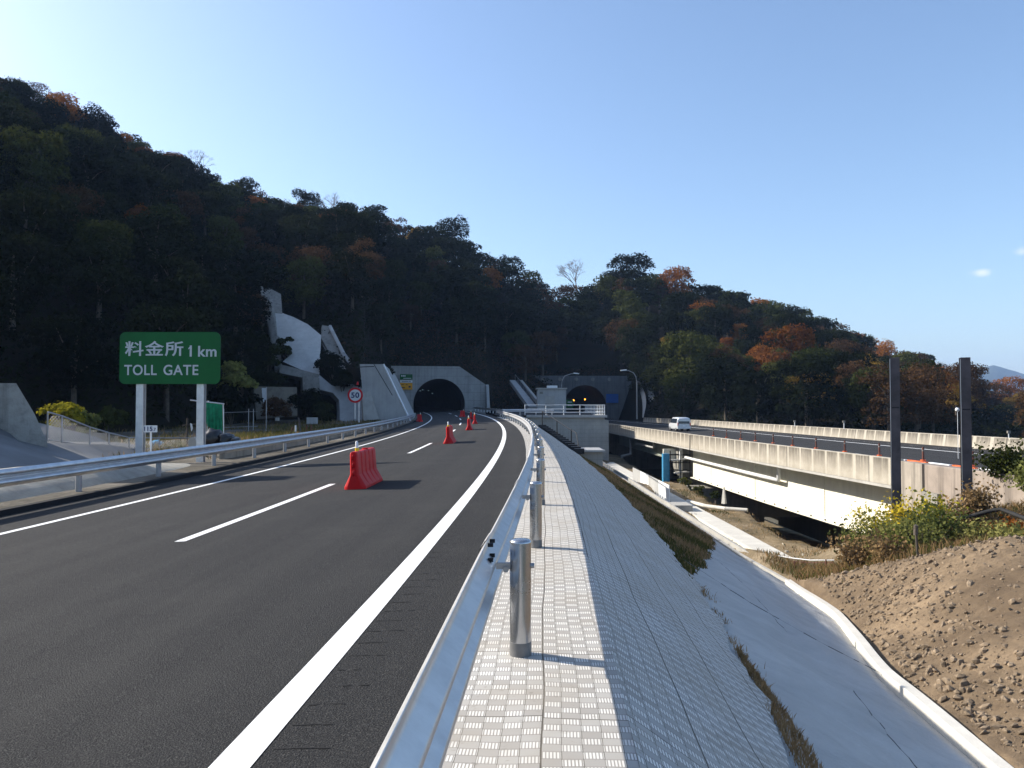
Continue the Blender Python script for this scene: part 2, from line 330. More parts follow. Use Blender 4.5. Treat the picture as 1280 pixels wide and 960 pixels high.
# rumble grooves cut beside the edge line
b=MB()
for i in range(170):
    s=-1+i*.29; q=random.uniform(-.008,.008); L=random.uniform(.24,.28)
    pts=[RP(s+random.uniform(-.004,.004),.13+j*L/5+q) for j in range(6)]
    for p in pts: p.z+=.003
    for j in range(5):
        if random.random()<.22: continue
        h=random.uniform(.004,.010); d=Vector((0,h,0)); b.add([pts[j]-d,pts[j+1]-d,pts[j+1]+d,pts[j]+d],[(0,1,2,3)])
b.build('rumble_grooves',M['black'],kind='structure')
# verge of ridged block mats, flat behind the rail
ribbon('paved_verge',M['paving'],-12,98,.98,lambda s:lookup(AB,s),na=4,st=.7,zf=lambda s,a:zr(s)+.02-.004*math.sin(a*9+s)+(.0 if a>1 else .0))
b=MB()  # low lip of the verge against the asphalt
b.grid([[RP(s,.98,zr(s)+.02),RP(s,.98,zr(s)-.1)] for s in frange(-12,98,2)]); b.build('verge_lip',M['conc'],kind='structure')
def patch(name,mat,S,wf,jit=0.0,keep=None,thick=None,smooth=True,kind='structure',uvk=1.0,nz=0.0):
    P=[];U=[];K=[]
    for s in S:
        ws=wf(s); r=[];u=[]
        for w_ in ws:
            p=BK(s,w_); n=mnoise.noise(Vector((p.x*.9,p.y*.35,3)))*nz+mnoise.noise(Vector((p.x*2.5,p.y*1.2,9)))*nz*.4; p.z+=n*min(1,w_-ws[0]+.15) if w_>ws[0] else 0
            r.append(p);u.append((w_*uvk,s))
        P.append(r);U.append(u)
    b=MB(); b.grid(P,U,smooth)
    b.f=[f[::-1] for f in b.f]
    if keep:
        nf=[];m=len(P[0])
        for f in b.f:
            c=[b.uv[i] for i in f]; w_=sum(x for x,y in c)/4/uvk; s_=sum(y for x,y in c)/4
            if keep(s_,w_): nf.append(f)
        b.f=nf; b.sm=[smooth]*len(nf)
    return b.build(name,mat,kind=kind)
lin=lambda a,b,n:[a+(b-a)*i/n for i in range(n+1)]
patch('bank_block_mats',M['paving'],frange(-10,62,.5),lambda s:lin(0,lookup(W1,s)+.06*math.sin(s*1.9)+.05*math.sin(s*5.3),8),uvk=1.0,nz=.05)
# thick lower lip of the mats
def grassline(w): return 14+(w-2.05)*4.2
KA=lambda s,w_: s<grassline(w_)+.9*mnoise.noise(Vector((w_*1.5,s*.5,1)))
wset=lambda s:lin(lookup(W1,s)-.3,lookup(WG,s),30)
S=frange(-10,98,.4)
def wset2(s): return [w_ for w_ in wset(s)]
def patch2(name,mat,keep,dz,nz,kind='structure'):
    P=[];U=[]
    for s in S:
        r=[];u=[]
        for w_ in wset(s):
            p=BK(s,w_,dz)
            n=mnoise.noise(Vector((p.x*.8,p.y*.25,3)))*nz+mnoise.noise(Vector((p.x*2.8,p.y*1.3,9)))*nz*.35-abs(mnoise.noise(Vector((p.x*1.1-p.y*.5,p.y*.9,5))))*nz*.9
            e=min(1,(lookup(WG,s)-w_)/.6); p.z+=n*e*min(1,max(.25,(w_-lookup(W1,s))/.8))-.05; r.append(p);u.append((w_,s))
        P.append(r);U.append(u)
    b=MB(); b.grid(P,U); nf=[]
    for f in b.f:
        c=[b.uv[i] for i in f]
        if keep(sum(y for x,y in c)/4,sum(x for x,y in c)/4): nf.append(f[::-1])
    b.f=nf; b.sm=[True]*len(nf); return b.build(name,mat,kind=kind)
patch2('concrete_apron',M['apron'],KA,0,.11)
patch2('grass_bank',M['drygrass'],lambda s,w_: not KA(s,w_) ,0,.15)
# open seams in the sprayed concrete
def seam(pts,r):
    b=MB()
    P=[]
    for (s0,w0),(s1,w1) in zip(pts,pts[1:]):
        n=12
        for i in range(n): 
            t=i/n; s=s0+(s1-s0)*t; w_=w0+(w1-w0)*t+.04*mnoise.noise(Vector((s*3,w0,5)))
            P.append(BK(s,w_,-.005))
    for i in range(len(P)-1):
        h=r*random.choice([.25,.5,1,1.2]); d=Vector((h*.8,h*.9,0)); e=Vector((0,0,.07)); b.add([P[i]-d+e,P[i+1]-d+e,P[i+1]+d+e,P[i]+d+e],[(0,1,2,3)])
    b.build('concrete_seam',M['dark'],kind='structure')
seam([(16,2.2),(14,3.0),(13,3.9),(12.6,4.7)],.011); seam([(5,2.4),(7.5,2.8),(10,3.2)],.008); seam([(20,3.6),(16,3.5),(12,3.1)],.006)
# ---------------------------------------------------------------- right hand valley
CURB=[(4.55,-10),(4.6,0),(4.9,5),(5.27,8.75),(5.73,12.3),(6.8,16),(7.8,19.3),(8.4,24.5)]
def wof(x,y):
    m=.056-y/700; s=y
    for _ in range(3):
        xr=-1.5+.056*s-s*s/1400; m=.056-s/700; s=y+(x-xr)*m
    xr=-1.5+.056*s-s*s/1400
    return s,(x-xr)*math.hypot(1,m)*1.0-lookup(AB,s)
CT=[(5.4,8.75,-2.2),(5.85,12.3,-2.6),(6.95,16,-3.0),(7.95,19.3,-3.35),(8.6,24.5,-3.6),(5.0,5,-2.15),(4.9,0,-2.05),(4.8,-10,-2.0),
(6.2,8.5,-2.0),(9.6,15,-1.35),(9.5,17,-1.5),(9.3,19,-2.05),(9.0,22,-2.9),(7,10,-1.9),(8,12.5,-1.6),(12,14,-.95),(12,8,-1.3),(18,10,-1.0),(9,5,-1.6),(8,0,-1.6),(12,-8,-1.3),(20,0,-1),
(13,20,-1.9),(14,26,-2.3),(17,24,-1.7),(17.5,30,-2.2),(11,25,-3.3),(12,30,-4.3),(10.5,29,-4.2),(14.5,32,-3.6),(16,34.5,-3.4),
(10.5,36,-5.3),(11.8,35,-5.05),(15,38,-5),(11.8,52,-5.1),(15,52,-5.1),(11.8,70,-5.1),(15,72,-5.1),(12,92,-5.3),(9.9,30,-4.0),(9.4,34,-4.35),(9.1,40,-4.5),(8.8,50,-4.45),(8.4,66,-4.0),(8.3,90,-4.2),(10.5,45,-5.5),(10.3,58,-5.5),(10.3,80,-5.4),(30,60,-6),(45,40,-5),(40,100,-6),(60,80,-5),(25,20,-1.0),(30,5,-1),(60,20,-2),(25,110,-6),(15,120,-5.5),(12,110,-4.5),(60,-10,-1)]
cx=np.array(CT)
def _U(r2): return np.where(r2>1e-12,r2*np.log(r2+1e-12),0)
_A=_U(((cx[:,None,:2]-cx[None,:,:2])**2).sum(2))+np.eye(len(cx))*.5; _Pm=np.c_[np.ones(len(cx)),cx[:,:2]]
_L=np.block([[_A,_Pm],[_Pm.T,np.zeros((3,3))]]); _W=np.linalg.solve(_L,np.r_[cx[:,2],0,0,0])
def tps(x,y):
    r2=(x-cx[:,0])**2+(y-cx[:,1])**2; return float(_U(r2)@_W[:-3]+_W[-3]+_W[-2]*x+_W[-1]*y)
def sm(a,b,x): t=min(1,max(0,(x-a)/(b-a))); return t*t*(3-2*t)
XN=[(20,18.4),(28,17.95),(37,17.4),(55,16.2),(88.5,15.15),(121,14.3),(150,12.9),(185,11.2)]
def valley(x,y,fine=True):
    z=tps(x,y); z=max(-7,min(z,-.6))
    if y>33: z-=4.2*sm(15.2+.25*mnoise.noise(Vector((y*.3,0,0))),16.6,x)*sm(35,38,y)
    n=mnoise.noise(Vector((x*.35,y*.35,0)))*.16+mnoise.noise(Vector((x*1.3,y*1.3,4)))*.07
    if fine: n+=mnoise.noise(Vector((x*4,y*4,8)))*.05+abs(mnoise.noise(Vector((x*7,y*7,8))))*.055*max(0,min(1,.6+1.5*mnoise.noise(Vector((x*.5,y*.5,20)))))
    if 11.0<x<12.6 and y>34: n*=.1
    s,w_=wof(x,y); wg=lookup(WG,s); e=sm(wg,wg+.7,w_); z+=n*e
    if w_<wg+.05 and -10<s<100: z=min(z,bank_z(s,max(0,w_))-.35)
    return z
def vgrid(name,mat,xs,ys,skip=None,fine=True):
    P=[[Vector((x,y,valley(x,y,fine))) for x in xs] for y in ys]; b=MB(); b.grid(P)
    if skip:
        nf=[f for f in b.f if not skip(sum(b.v[i][0] for i in f)/4,sum(b.v[i][1] for i in f)/4)]; b.f=nf; b.sm=[True]*len(nf)
    return b.build(name,mat,kind='structure')
vgrid('excavated_soil',M['dirt'],frange(4,19,.09),frange(-1,27,.09))
vgrid('valley_floor',M['soil'],frange(4,34,.5),frange(27,98,.5))
vgrid('valley_ground',M['soil'],frange(19,80,2.5),frange(-20,27,2.5),fine=False)
vgrid('valley_ground',M['soil'],frange(34,120,3),frange(27,150,3),fine=False)
vgrid('valley_ground',M['soil'],frange(4,34,1.5),frange(98,150,2),fine=False)
# rubble lying on the soil
b=MB(); ico=[]
import bmesh
bm=bmesh.new(); bmesh.ops.create_icosphere(bm,subdivisions=1,radius=1); iv=[v.co.copy() for v in bm.verts]; fi=[tuple(v.index for v in f.verts) for f in bm.faces]; bm.free()
def stones(b,n,fx,r0,r1):
    for i in range(n):
        x,y=fx(); s,w_=wof(x,y)
        if w_<lookup(WG,s)+.22: continue
        r=r0+(r1-r0)*random.random()**9; z=valley(x,y)
        R=Matrix.Rotation(random.random()*6,3,(random.random(),random.random(),random.random()+.1)); sc=Vector((random.uniform(.6,1.4),random.uniform(.5,1.2),random.uniform(.4,.8)))
        b.add([Vector((x,y,z+r*.15))+R@Vector((v.x*sc.x,v.y*sc.y,v.z*sc.z))*r*random.uniform(.8,1.15) for v in iv],fi)
stones(b,11000,lambda:(5+random.random()**.8*8,5+random.random()**1.1*18),.008,.07)
def near_kerb():
    y=5.5+random.random()*17; x=float(np.interp(y,[q for p,q in CURB],[p for p,q in CURB])); return x+.25+abs(random.gauss(0,1.1)),y
stones(b,6500,near_kerb,.007,.085)
stones(b,1500,lambda:(8.2+random.random()*5,16+random.random()*5),.01,.09)
b.build('rubble',simple('broken_rock',(.22,.165,.11),.95,0,.55,5,.6,40),kind='stuff',label='broken stones and clods scattered over the brown excavated soil',cat='rubble')
b=MB(); stones(b,1500,lambda:(8+random.random()*6,34+random.random()*45),.02,.12); b.build('field_stones',simple('pale_stone',(.4,.35,.27),.9,0,.4,5),kind='stuff',label='small pale stones on the valley field below the bridge',cat='stones')
# kerb along the sprayed concrete
k=MB(); fine=[]
for y in frange(-10,24.5,.5):
    x=np.interp(y,[q for p,q in CURB],[p for p,q in CURB]); fine.append((float(x),y))
top=[]
for x,y in fine:
    s,w_=wof(x,y); top.append(bank_z(s,w_)+.16+.012*math.sin(y*1.3))
P=[[Vector((x-.11,y,z-.5)),Vector((x-.10,y,z-.01)),Vector((x-.085,y,z)),Vector((x+.075,y,z)),Vector((x+.09,y,z-.012)),Vector((x+.11,y,z-.5))] for (x,y),z in zip(fine,top)]
k.grid([r for r in P],smooth=False); k.f=[f[::-1] for f in k.f]; k.add(P[-1],[(0,1,2,3,4,5)])
k.build('apron_kerb',M['white_conc'],label='pale concrete kerb curving between the shaded sprayed concrete and the brown soil',cat='kerb')
# U shaped drain along the foot of the grass bank
g=MB(); R=[]
for s in frange(25.5,96,1.5):
    w_=lookup(WG,s)+.02; p=BK(s,w_); z=p.z
    R.append([Vector((p.x+dx,p.y,z+dz)) for dx,dz in ((-.05,-.5),(-.04,.07),(.06,.08),(.07,-.25),(.37,-.25),(.38,.08),(.48,.08),(.49,-.5))])
g.grid(R,smooth=False); g.f=[f[::-1] for f in g.f]; g.add(R[0],[(0,1,2,3),(3,4,7,0),(4,5,6,7)]); g.build('drain_channel',M['conc'],label='narrow open concrete drain running along the foot of the dry grass bank',cat='drain')
# path and low wall
P=[[Vector((x,y,-4.97)) for x in (11.25,11.26,12.4,12.41)] for y in frange(34.5,98,2)]
for r in P: r[0].z-=.25; r[3].z-=.25
b=MB(); b.grid(P,smooth=False); b.build('concrete_path',M['white_conc'],kind='structure')
b=MB()
pl=[(12.5,57.2),(13.1,54.5),(14.1,53),(15.3,52.2)]
for (x0,y0),(x1,y1) in zip(pl,pl[1:]): b.tube([(x0,y0,-5.0),(x1,y1,-5.0)],.14,6)
b.build('field_kerb',M['white_conc'],label='thin pale concrete strip crossing the valley field beside the white path',cat='kerb')
# left ground
ribbon('gravel_yard',M['yard'],-25,160,-75,-8.9,na=24,st=4,zf=lambda s,a:zr(s)-.33 if a>-12 else zr(s)-.42-.0*a,dz=0)
b=MB(); R=[]
for s in frange(-20,96,2):
    R.append([RP(s,-8.72,RP(s,-8.72).z-.05),RP(s,-8.74,RP(s,-8.72).z+.11),RP(s,-8.86,RP(s,-8.72).z+.12),RP(s,-8.9,RP(s,-8.72).z+.0-.1)])
b.grid(R,smooth=False); b.build('asphalt_kerb',M['black'],label='low black asphalt kerb along the left edge of the road',cat='kerb')
# far ground sheet
b=MB(); b.grid([[Vector((x,y,-12.5)) for x in frange(-3800,5000,800)] for y in frange(-1400,5000,800)]); b.build('ground',M['far'],kind='structure')
# ---------------------------------------------------------------- wooded hill
def phi(u): return math.degrees(math.atan(u))
RG=[(-140,220,0),(-120,200,8),(-110,200,25),(-90,225,58),(-75,238,88),(-65,250,104),(-55,258,112),(-45,266,103),(-38,255,90)]+[(phi(u),D*math.hypot(1,u),z) for u,D,z in
 [(-.64,210,80),(-.55,212,72.5),(-.46,215,64),(-.38,220,59.5),(-.295,225,53.5),(-.2,230,51.5),(-.14,235,50),(-.08,240,45.5),(0,245,39.5),(.04,250,34.5),(.09,250,33),(.15,240,35),(.2,245,31.5),(.26,255,30.5),(.35,260,24),(.41,265,17.5),(.46,265,13),(.54,270,6),(.6,280,-3),(.66,290,-5),(.8,300,-6),(1.2,330,-6)]]
RG+=[(80,330,-7)]
FT=[(-140,80,-.4,-.4),(-90,62,-.4,-.4),(-50,60,-.4,-.4)]+[(phi(u),D*math.hypot(1,u),a,b_) for u,D,a,b_ in
 [(-.64,52,-.4,-.2),(-.45,62,-.4,0),(-.34,84,-.2,.4),(-.32,96,-.2,2),(-.3,104,-.2,5),(-.25,105,0,7),(-.21,103,0,7),(-.198,98,.2,6),(-.195,95,.2,6.2),(-.186,99.5,.3,6.2),(-.184,125,.3,6.2),(-.149,155,.4,7.0),(-.147,159.5,.5,8.6),(-.034,160.5,.5,8.6),(-.028,160,.9,1.6),(.01,160,.9,1.2),(.055,168,-.5,.5),(.06,184,-1,9),(.13,184,-1,9),(.15,181,-1,7),(.165,158,-1,.5),(.2,140,-2,0),(.23,132,-2,-1),(.3,114,-3,-2.5),(.4,100,-4,-3.5),(.64,92,-5,-5),(.9,95,-5,-5)]]
FT+=[(80,110,-5,-5)]
RGa=np.array(RG); FTa=np.array(FT)
def hill(x,y):
    p=math.degrees(math.atan2(x,y)); r=math.hypot(x,y)
    rr=np.interp(p,RGa[:,0],RGa[:,1]); zz=np.interp(p,RGa[:,0],RGa[:,2]); rf=np.interp(p,FTa[:,0],FTa[:,1]); zl=np.interp(p,FTa[:,0],FTa[:,2]); zh=np.interp(p,FTa[:,0],FTa[:,3])
    if r<rf: return float(zl),float(rf),float(rr)
    if r<rf+1.2: return float(zl+(zh-zl)*(r-rf)/1.2),float(rf),float(rr)
    t=(r-rf-1.2)/(rr-rf-1.2)
    t=max(0.0,t)
    if t<=1: z=zh+(zz-zh)*(t**.88)
    else: z=zz-(r-rr)*.16
    n=mnoise.noise(Vector((x*.022,y*.022,2)))*4.5*min(1,max(0,t*3))*(1 if t<.9 else max(0,(1.0-t)*10))
    return float(z+n),float(rf),float(rr)
P=[];ph=[]
angs=sorted(set([round(v,3) for v in frange(-135,-36,3)]+[round(phi(u),4) for u in frange(-.72,.72,.008)]+[round(phi(u),4) for u in (-.149,-.147,-.184,-.186)]+[float(v) for v in frange(37,78,3)]))
for a in angs:
    rr=float(np.interp(a,RGa[:,0],RGa[:,1])); rf=float(np.interp(a,FTa[:,0],FTa[:,1])); row=[]
    for r in [rf-.5,rf+.01,rf+1.2]+[rf+1.2+(rr-rf-1.2)*t for t in frange(0.03,1,.033)]+[rr+15,rr+50,rr+120,rr+260,rr+500]:
        x=r*math.sin(math.radians(a)); y=r*math.cos(math.radians(a)); z=hill(x,y)[0]; row.append(Vector((x,y,max(z,-12.6) )))
    row[0].z-=4; P.append(row)
b=MB(); b.grid(P); m=len(P[0]); nf=[]
for f in b.f:
    j=min(i%m for i in f); c=sum((Vector(b.v[i]) for i in f),Vector())/4; u=c.x/max(c.y,1)
    if j<=4 and c.y>150 and ((-.128<u<-.062 and min(b.v[i][2] for i in f)<8.2) or (.064<u<.119 and min(b.v[i][2] for i in f)<8)): continue
    nf.append(f)
b.f=nf; b.sm=[True]*len(nf)
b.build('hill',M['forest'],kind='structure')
# distant mountains
def mountain(pts,D,th,mat):
    R=[]
    for i,(px,py) in enumerate(pts):
        X=(px-640)/1000*D; H=(510-py)/1000*D+EYE
        R.append([Vector((X*(1+k*.18),D*(1+k*.18),-12.6+(H+12.6)*h+ (mnoise.noise(Vector((X*.004,k,h*3)))*H*.12 if 0<h<1 else 0))) for k,h in ((-1.0,0),(-.6,.35),(-.3,.72),(0,1),(.4,.5),(.8,0))])
    b=MB(); b.grid(R); b.build('mountain',mat,kind='structure')
def smooth_pts(P,n):
    out=[]
    for i in range(n+1):
        x=P[0][0]+(P[-1][0]-P[0][0])*i/n; out.append((x,float(np.interp(x,[p for p,q in P],[q for p,q in P]))+1.2*mnoise.noise(Vector((x*.08,3,0)))))
    return out
M['mtn']=mk_ground('mountain_woods',(.03,.045,.03),(.045,.06,.035),(.06,.07,.04),.006)
mountain(smooth_pts([(1050,505),(1120,480),(1200,464),(1222,461),(1243,456),(1262,462),(1285,469),(1340,478),(1450,470),(1600,500)],60),3600,1,M['mtn'])
mountain(smooth_pts([(1060,508),(1150,480),(1205,464),(1235,474),(1262,483),(1290,488),(1400,490),(1550,506)],50),2700,1,M['mtn'])
ORD='first second third fourth fifth sixth seventh eighth ninth tenth eleventh twelfth thirteenth fourteenth fifteenth sixteenth'.split()
# ---------------------------------------------------------------- tunnels
def tunnel_portal(c,mr,R,zc,zf,outline,thick,label,mat,length,ring=None,tmat=None):
    """c: centre on the road, mr: dx/dy of the road there; outline: list of (right, up) round the wall"""
    k=math.hypot(1,mr); N=Vector((1/k,-mr/k,0)); F=Vector((mr/k,1/k,0))
    root=empty('tunnel_portal',c,label,'tunnel portal')
    W=lambda a,z,d=0: Vector((c[0],c[1],0))+N*a+F*d+Vector((0,0,z))
    n=28; arch=[]
    for i in range(n+1):
        t=math.pi*(i/n); arch.append((-R*math.cos(t),zc+R*math.sin(t)))
    arch=[(-R*.97,zf)]+arch+[(R*.97,zf)]
    # wall as strips between the arch and the outline
    def outp(i):
        # project from the arch centre to the outline polygon
        a,z=arch[i]; 
        if i==0: return (outline[0][0],zf)
        if i==len(arch)-1: return (outline[-1][0],zf)
        best=None; dx,dz=a-0,z-(zc-.01)
        for (x0,z0),(x1,z1) in zip(outline,outline[1:]):
            den=dx*(z1-z0)-dz*(x1-x0)
            if abs(den)<1e-9: continue
            t=((x0)*(z1-z0)-(z0-zc+.01)*(x1-x0))/den; s=((x0)*dz-(z0-zc+.01)*dx)/den
            if t>0 and -1e-6<=s<=1+1e-6: best=(dx*t,zc-.01+dz*t) if best is None else best
        return best or (a*1.5,z)
    b=MB(); ou=[outp(i) for i in range(len(arch))]
    # insert outline corners exactly
    for (x,z) in outline[1:-1]:
        j=min(range(1,len(arch)-1),key=lambda q:abs(math.atan2(ou[q][1]-zc,ou[q][0])-math.atan2(z-zc,x))); ou[j]=(x,z)
    A=[W(*p) for p in arch]; O=[W(*p) for p in ou]; Ob=[W(p[0],p[1],thick) for p in ou]
    for i in range(len(arch)-1):
        b.add([A[i],O[i],O[i+1],A[i+1]],[(0,1,2,3)]); b.add([O[i],Ob[i],Ob[i+1],O[i+1]],[(0,1,2,3)])
    b.add([O[0],Ob[0],W(outline[0][0],outline[0][1]-.0),],[(0,1,2)])
    b.build('wall',mat,root)
    if ring:
        b=MB(); 
        for i in range(len(arch)-1):
            q=[arch[i],arch[i+1]]; o=[((a)*(1+.35/R),zc+(z-zc)*(1+.35/R)) for a,z in q]
            b.add([W(*q[0],-.12),W(*o[0],-.12),W(*o[1],-.12),W(*q[1],-.12)],[(0,1,2,3)]); b.add([W(*o[0],-.12),W(*o[0],.1),W(*o[1],.1),W(*o[1],-.12)],[(0,1,2,3)])
        b.build('arch_rim',ring,root)
    # lining follows the road
    b=MB(); rows=[]
    for j,d in enumerate(frange(-.12,length,5)):
        off=-N*(d*d/1400)
        rows.append([W(a,z+ .01*d,d)+off for a,z in arch])
    b.grid(rows); b.add(rows[-1],[tuple(range(len(arch)))]); b.build('lining',tmat or M['tunnel'],root)
    return root,W
s=155; T1=RP(s,-4.1,0); m1=.056-155/700
tp1,W1f=tunnel_portal((T1.x,T1.y,0),m1,4.95,2.35,.3,[(-9.2,-.5),(-9.2,9.7),(3.9,9.7),(9.0,6.2),(9.0,-.5)],3.0,'pale new concrete tunnel portal with chamfered top straight ahead on the road',mk_conc('portal_concrete',(.36,.36,.35),.3,.7,.35,panel=(3.1,1.55)),90)
# little lights and cables glimpsed inside
def lamp_dots(W,pts,root,col,st,size):
    mt=emis('tunnel_lamp_'+str(st),col,st)
    for a,z,d in pts:
        b=MB(); p=W(a,z,d); b.box(p,(size,.1,size)); b.build('tunnel_lamp',mt,root)
lamp_dots(W1f,[(-2.2,5.6,30),(-1.2,6.0,38),(.6,6.0,45),(2.0,5.4,52)],tp1,(.5,.8,1),.35,.12)
b=MB(); b.slab([W1f(9.05,1.0,-2.2),W1f(9.05,.9,0),W1f(9.05,6.2,0),W1f(9.05,5.9,-.5)],W1f(9.6,0)-W1f(9.05,0)); b.build('buttress',M['conc_new'],tp1)
b=MB(); 
def portal_sign(cx,zt,w_,h_,nm,lab,mat,details):
    r=empty(nm,W1f(cx,zt-h_/2,-.3),lab,'sign'); ang=-math.atan(m1)
    bb=MB(); bb.box(W1f(cx,zt-h_/2,-.25),(w_,.12,h_),rz=ang); bb.build('sign_panel',mat,r)
    for (dx,dz,ww,hh,mt) in details:
        q=MB(); q.box(W1f(cx+dx,zt-h_/2+dz,-.33),(ww,.03,hh),rz=ang); q.build('lettering',mt,r)
L=M['white']
portal_sign(-6.35,8.1,2.35,1.0,'tunnel_sign','green sign with small white lettering on the left of the new tunnel portal',M['green'],[(-.85,.18,.2,.28,L),(-.55,.18,.2,.28,L),(-.25,.18,.2,.28,L),(.2,-.28,1.5,.1,L)])
portal_sign(-6.35,6.95,2.35,.45,'length_sign','narrow white sign strip between the green and orange signs on the portal',M['white'],[(-.2,0,1.3,.1,M['ink']),(.7,0,.3,.12,M['ink'])])
portal_sign(-6.35,6.42,2.35,1.25,'warning_sign','orange sign with black marks, lowest on the left of the new tunnel portal',M['amber'],[(-.7,.3,.5,.1,M['dark']),(-.55,-.25,.6,.16,M['dark']),(.65,-.1,.4,.34,M['dark']),(.1,.3,.4,.1,M['dark'])])
# old tunnel
T2=(16.4,180.0,-1.1)
tp2,W2f=tunnel_portal((T2[0],T2[1],0),-.09,4.8,2.0,-1.2,[(-14.5,-1.5),(-14.5,8.9),(11.2,8.9),(7.6,-1.5)],3.0,'dark old tunnel portal on the right behind the small white building',M['conc_dark'],80)
lamp_dots(W2f,[(-1.1,3.5,9),(2.2,3.7,12)],tp2,(1,.33,.03),4,.3); lamp_dots(W2f,[(-.1,3.4,14)],tp2,(1,.33,.04),2,.18)
for i in range(6):
    b=MB(); p=W2f(-13.2+i*3.75,8.1,-.06); b.tube([p,p+Vector((0,-.12,0))],.42,14); b.build('wall_disc',M['conc_old'],tp2)  # row of pale discs near the top of the portal wall
def wallsign(W,a,z,w_,h_,nm,lab,mat,d=-.2,ang=.09):
    r=empty(nm,W(a,z,d),lab,'sign'); bb=MB(); bb.box(W(a,z,d),(w_,.1,h_),rz=ang); bb.build('sign_panel',mat,r)
    for k in range(2):
        q=MB(); q.box(W(a,z+h_*(.2-.4*k),d-.08),(w_*.6,.03,h_*.1),rz=ang); q.build('lettering',M['bluesign'] if mat is M['bluesign'] else M['white'],r)
wallsign(W2f,6.2,3.8,2.8,2.0,'tunnel_name_board','faded blue board on the old portal wall right of its arch',M['bluesign'])
wallsign(W2f,-3.6,2.6,1.6,1.8,'green_lane_sign','green board at the left edge of the old tunnel mouth',M['green'],d=-1.0)
# curved white retaining ribs beside the old portal
for (xa,xb,w_) in ((797,803,5),(806,812,7)):
    b=MB(); n=10; L_=[];R_=[]
    for i in range(n+1):
        t=i/n; y=476+46*t; bul=math.sin(t*math.pi)*3+t*3; L_.append(at(xa+bul+ (4*t if xa<800 else 3*t),y,165-8*t)); R_.append(at(xa+bul+w_*(.45+.55*math.sin(math.pi*min(1,t*1.05)))+(2*t if xa<800 else 2*t),y,164-8*t))
    b.grid([[l,r,r+Vector((.2,1.2,0)),l+Vector((0,1.2,0))] for l,r in zip(L_,R_)],smooth=False)
    b.build('wing_rib',M['conc_new'],label=('slim left' if xa<800 else 'wider right')+' one of the two pale curved concrete ribs right of the old portal',cat='retaining rib')
# ---------------------------------------------------------------- existing viaduct
def xn(y): return float(np.interp(y,[a for a,b in XN],[b for a,b in XN]))
_ys=np.arange(15,190,1.0); _xs=np.array([xn(y) for y in _ys]); 
for _ in range(25): _xs[1:-1]=(_xs[:-2]+_xs[1:-1]*2+_xs[2:])/4
def xn(y): return float(np.interp(y,_ys,_xs))
WD=[(15,13.6),(121,13.6),(150,12),(185,10.5)]
def wd(y): return lookup(WD,y)
def dz(y,q): return -1.42+.034*q-( .0 if y<150 else 0)
via=empty('viaduct',(20,60,-6),'old concrete expressway viaduct with stained parapets and cream steel girder','viaduct')
def para(y0,y1,side,x_off,z0,name='parapet',lab=None):
    ys=frange(y0,y1,3); P=[];U=[]
    for y in ys:
        x=xn(y)+(0 if side<0 else wd(y)); zt=dz(y,0 if side<0 else 13.6)+(.76 if side<0 else .80)
        o=-1 if side<0 else 1
        pr=[(x-o*.0,zt-1.25),(x,zt-.01),(x-o*.02,zt),(x-o*.22,zt),(x-o*.24,zt-.01),(x-o*.36,zt-.80),(x-o*.36,zt-1.25)]
        P.append([Vector((a,y,z)) for a,z in pr]); U.append([(y,1.25),(y,.02),(y,0),(y,0),(y,.02),(y,.85),(y,1.25)])
    b=MB(); b.grid(P,U,smooth=False)
    if side<0: pass
    for q in (P[0],P[-1]):
        b.add(q,[tuple(range(7))],[(y0+.8,.5)]*7)
    o=b.build(name,M['parapet'],via,label=lab); return o
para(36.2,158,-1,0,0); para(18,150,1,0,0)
# bottom lip below the near parapet
b=MB(); P=[]
for y in frange(36.2,150,3):
    x=xn(y); z=dz(y,0)-.49; P.append([Vector((x-.05,y,z)),Vector((x-.05,y,z-.14)),Vector((x+.5,y,z-.16)),Vector((x+2.0,y,z-.42)),Vector((x+wd(y)-2.0,y,z-.1)),Vector((x+wd(y),y,z+.3)),Vector((x+wd(y)+.01,y,z+.5)),Vector((x+.37,y,z+.02))])
b.grid(P,smooth=False); 
for q in (P[0],P[-1]): b.add(q,[tuple(range(8))])
b.build('deck',M['conc'],via)
P=[];U=[]
for y in frange(15,240,3):
    yy=min(y,184); x=xn(yy)-(max(0,y-184)**2/1400)-max(0,y-184)*.09; P.append([Vector((x+wd(yy)*t+ (.3 if t==0 else -.3 if t==1 else 0),y,dz(y,13.6*t)+(.0 if y<150 else (y-150)*.006))) for t in (0,.25,.5,.75,1)]); U.append([(13*t,y) for t in (0,.25,.5,.75,1)])
b=MB(); b.grid(P,U); b.build('old_expressway',M['asphalt'],kind='structure')
for q,w_,nm in ((1.0,.18,'edge_line'),(12.1,.18,'edge_line'),(10.6,.16,'edge_line')):
    b=MB()
    if nm=='edge_line': b.grid([[Vector((xn(y)+q*wd(y)/13.6+e,y,dz(y,q+e)+.006+(.0 if y<150 else (y-150)*.006))) for e in (-w_/2,w_/2)] for y in frange(18,182,3)])
    else:
        for k in range(14):
            y0=22+k*10; b.grid([[Vector((xn(y)+q+e,y,dz(y,q+e)+.006)) for e in (-w_/2,w_/2)] for y in (y0,y0+4)])
    b.build(nm,M['paint'],kind='structure')
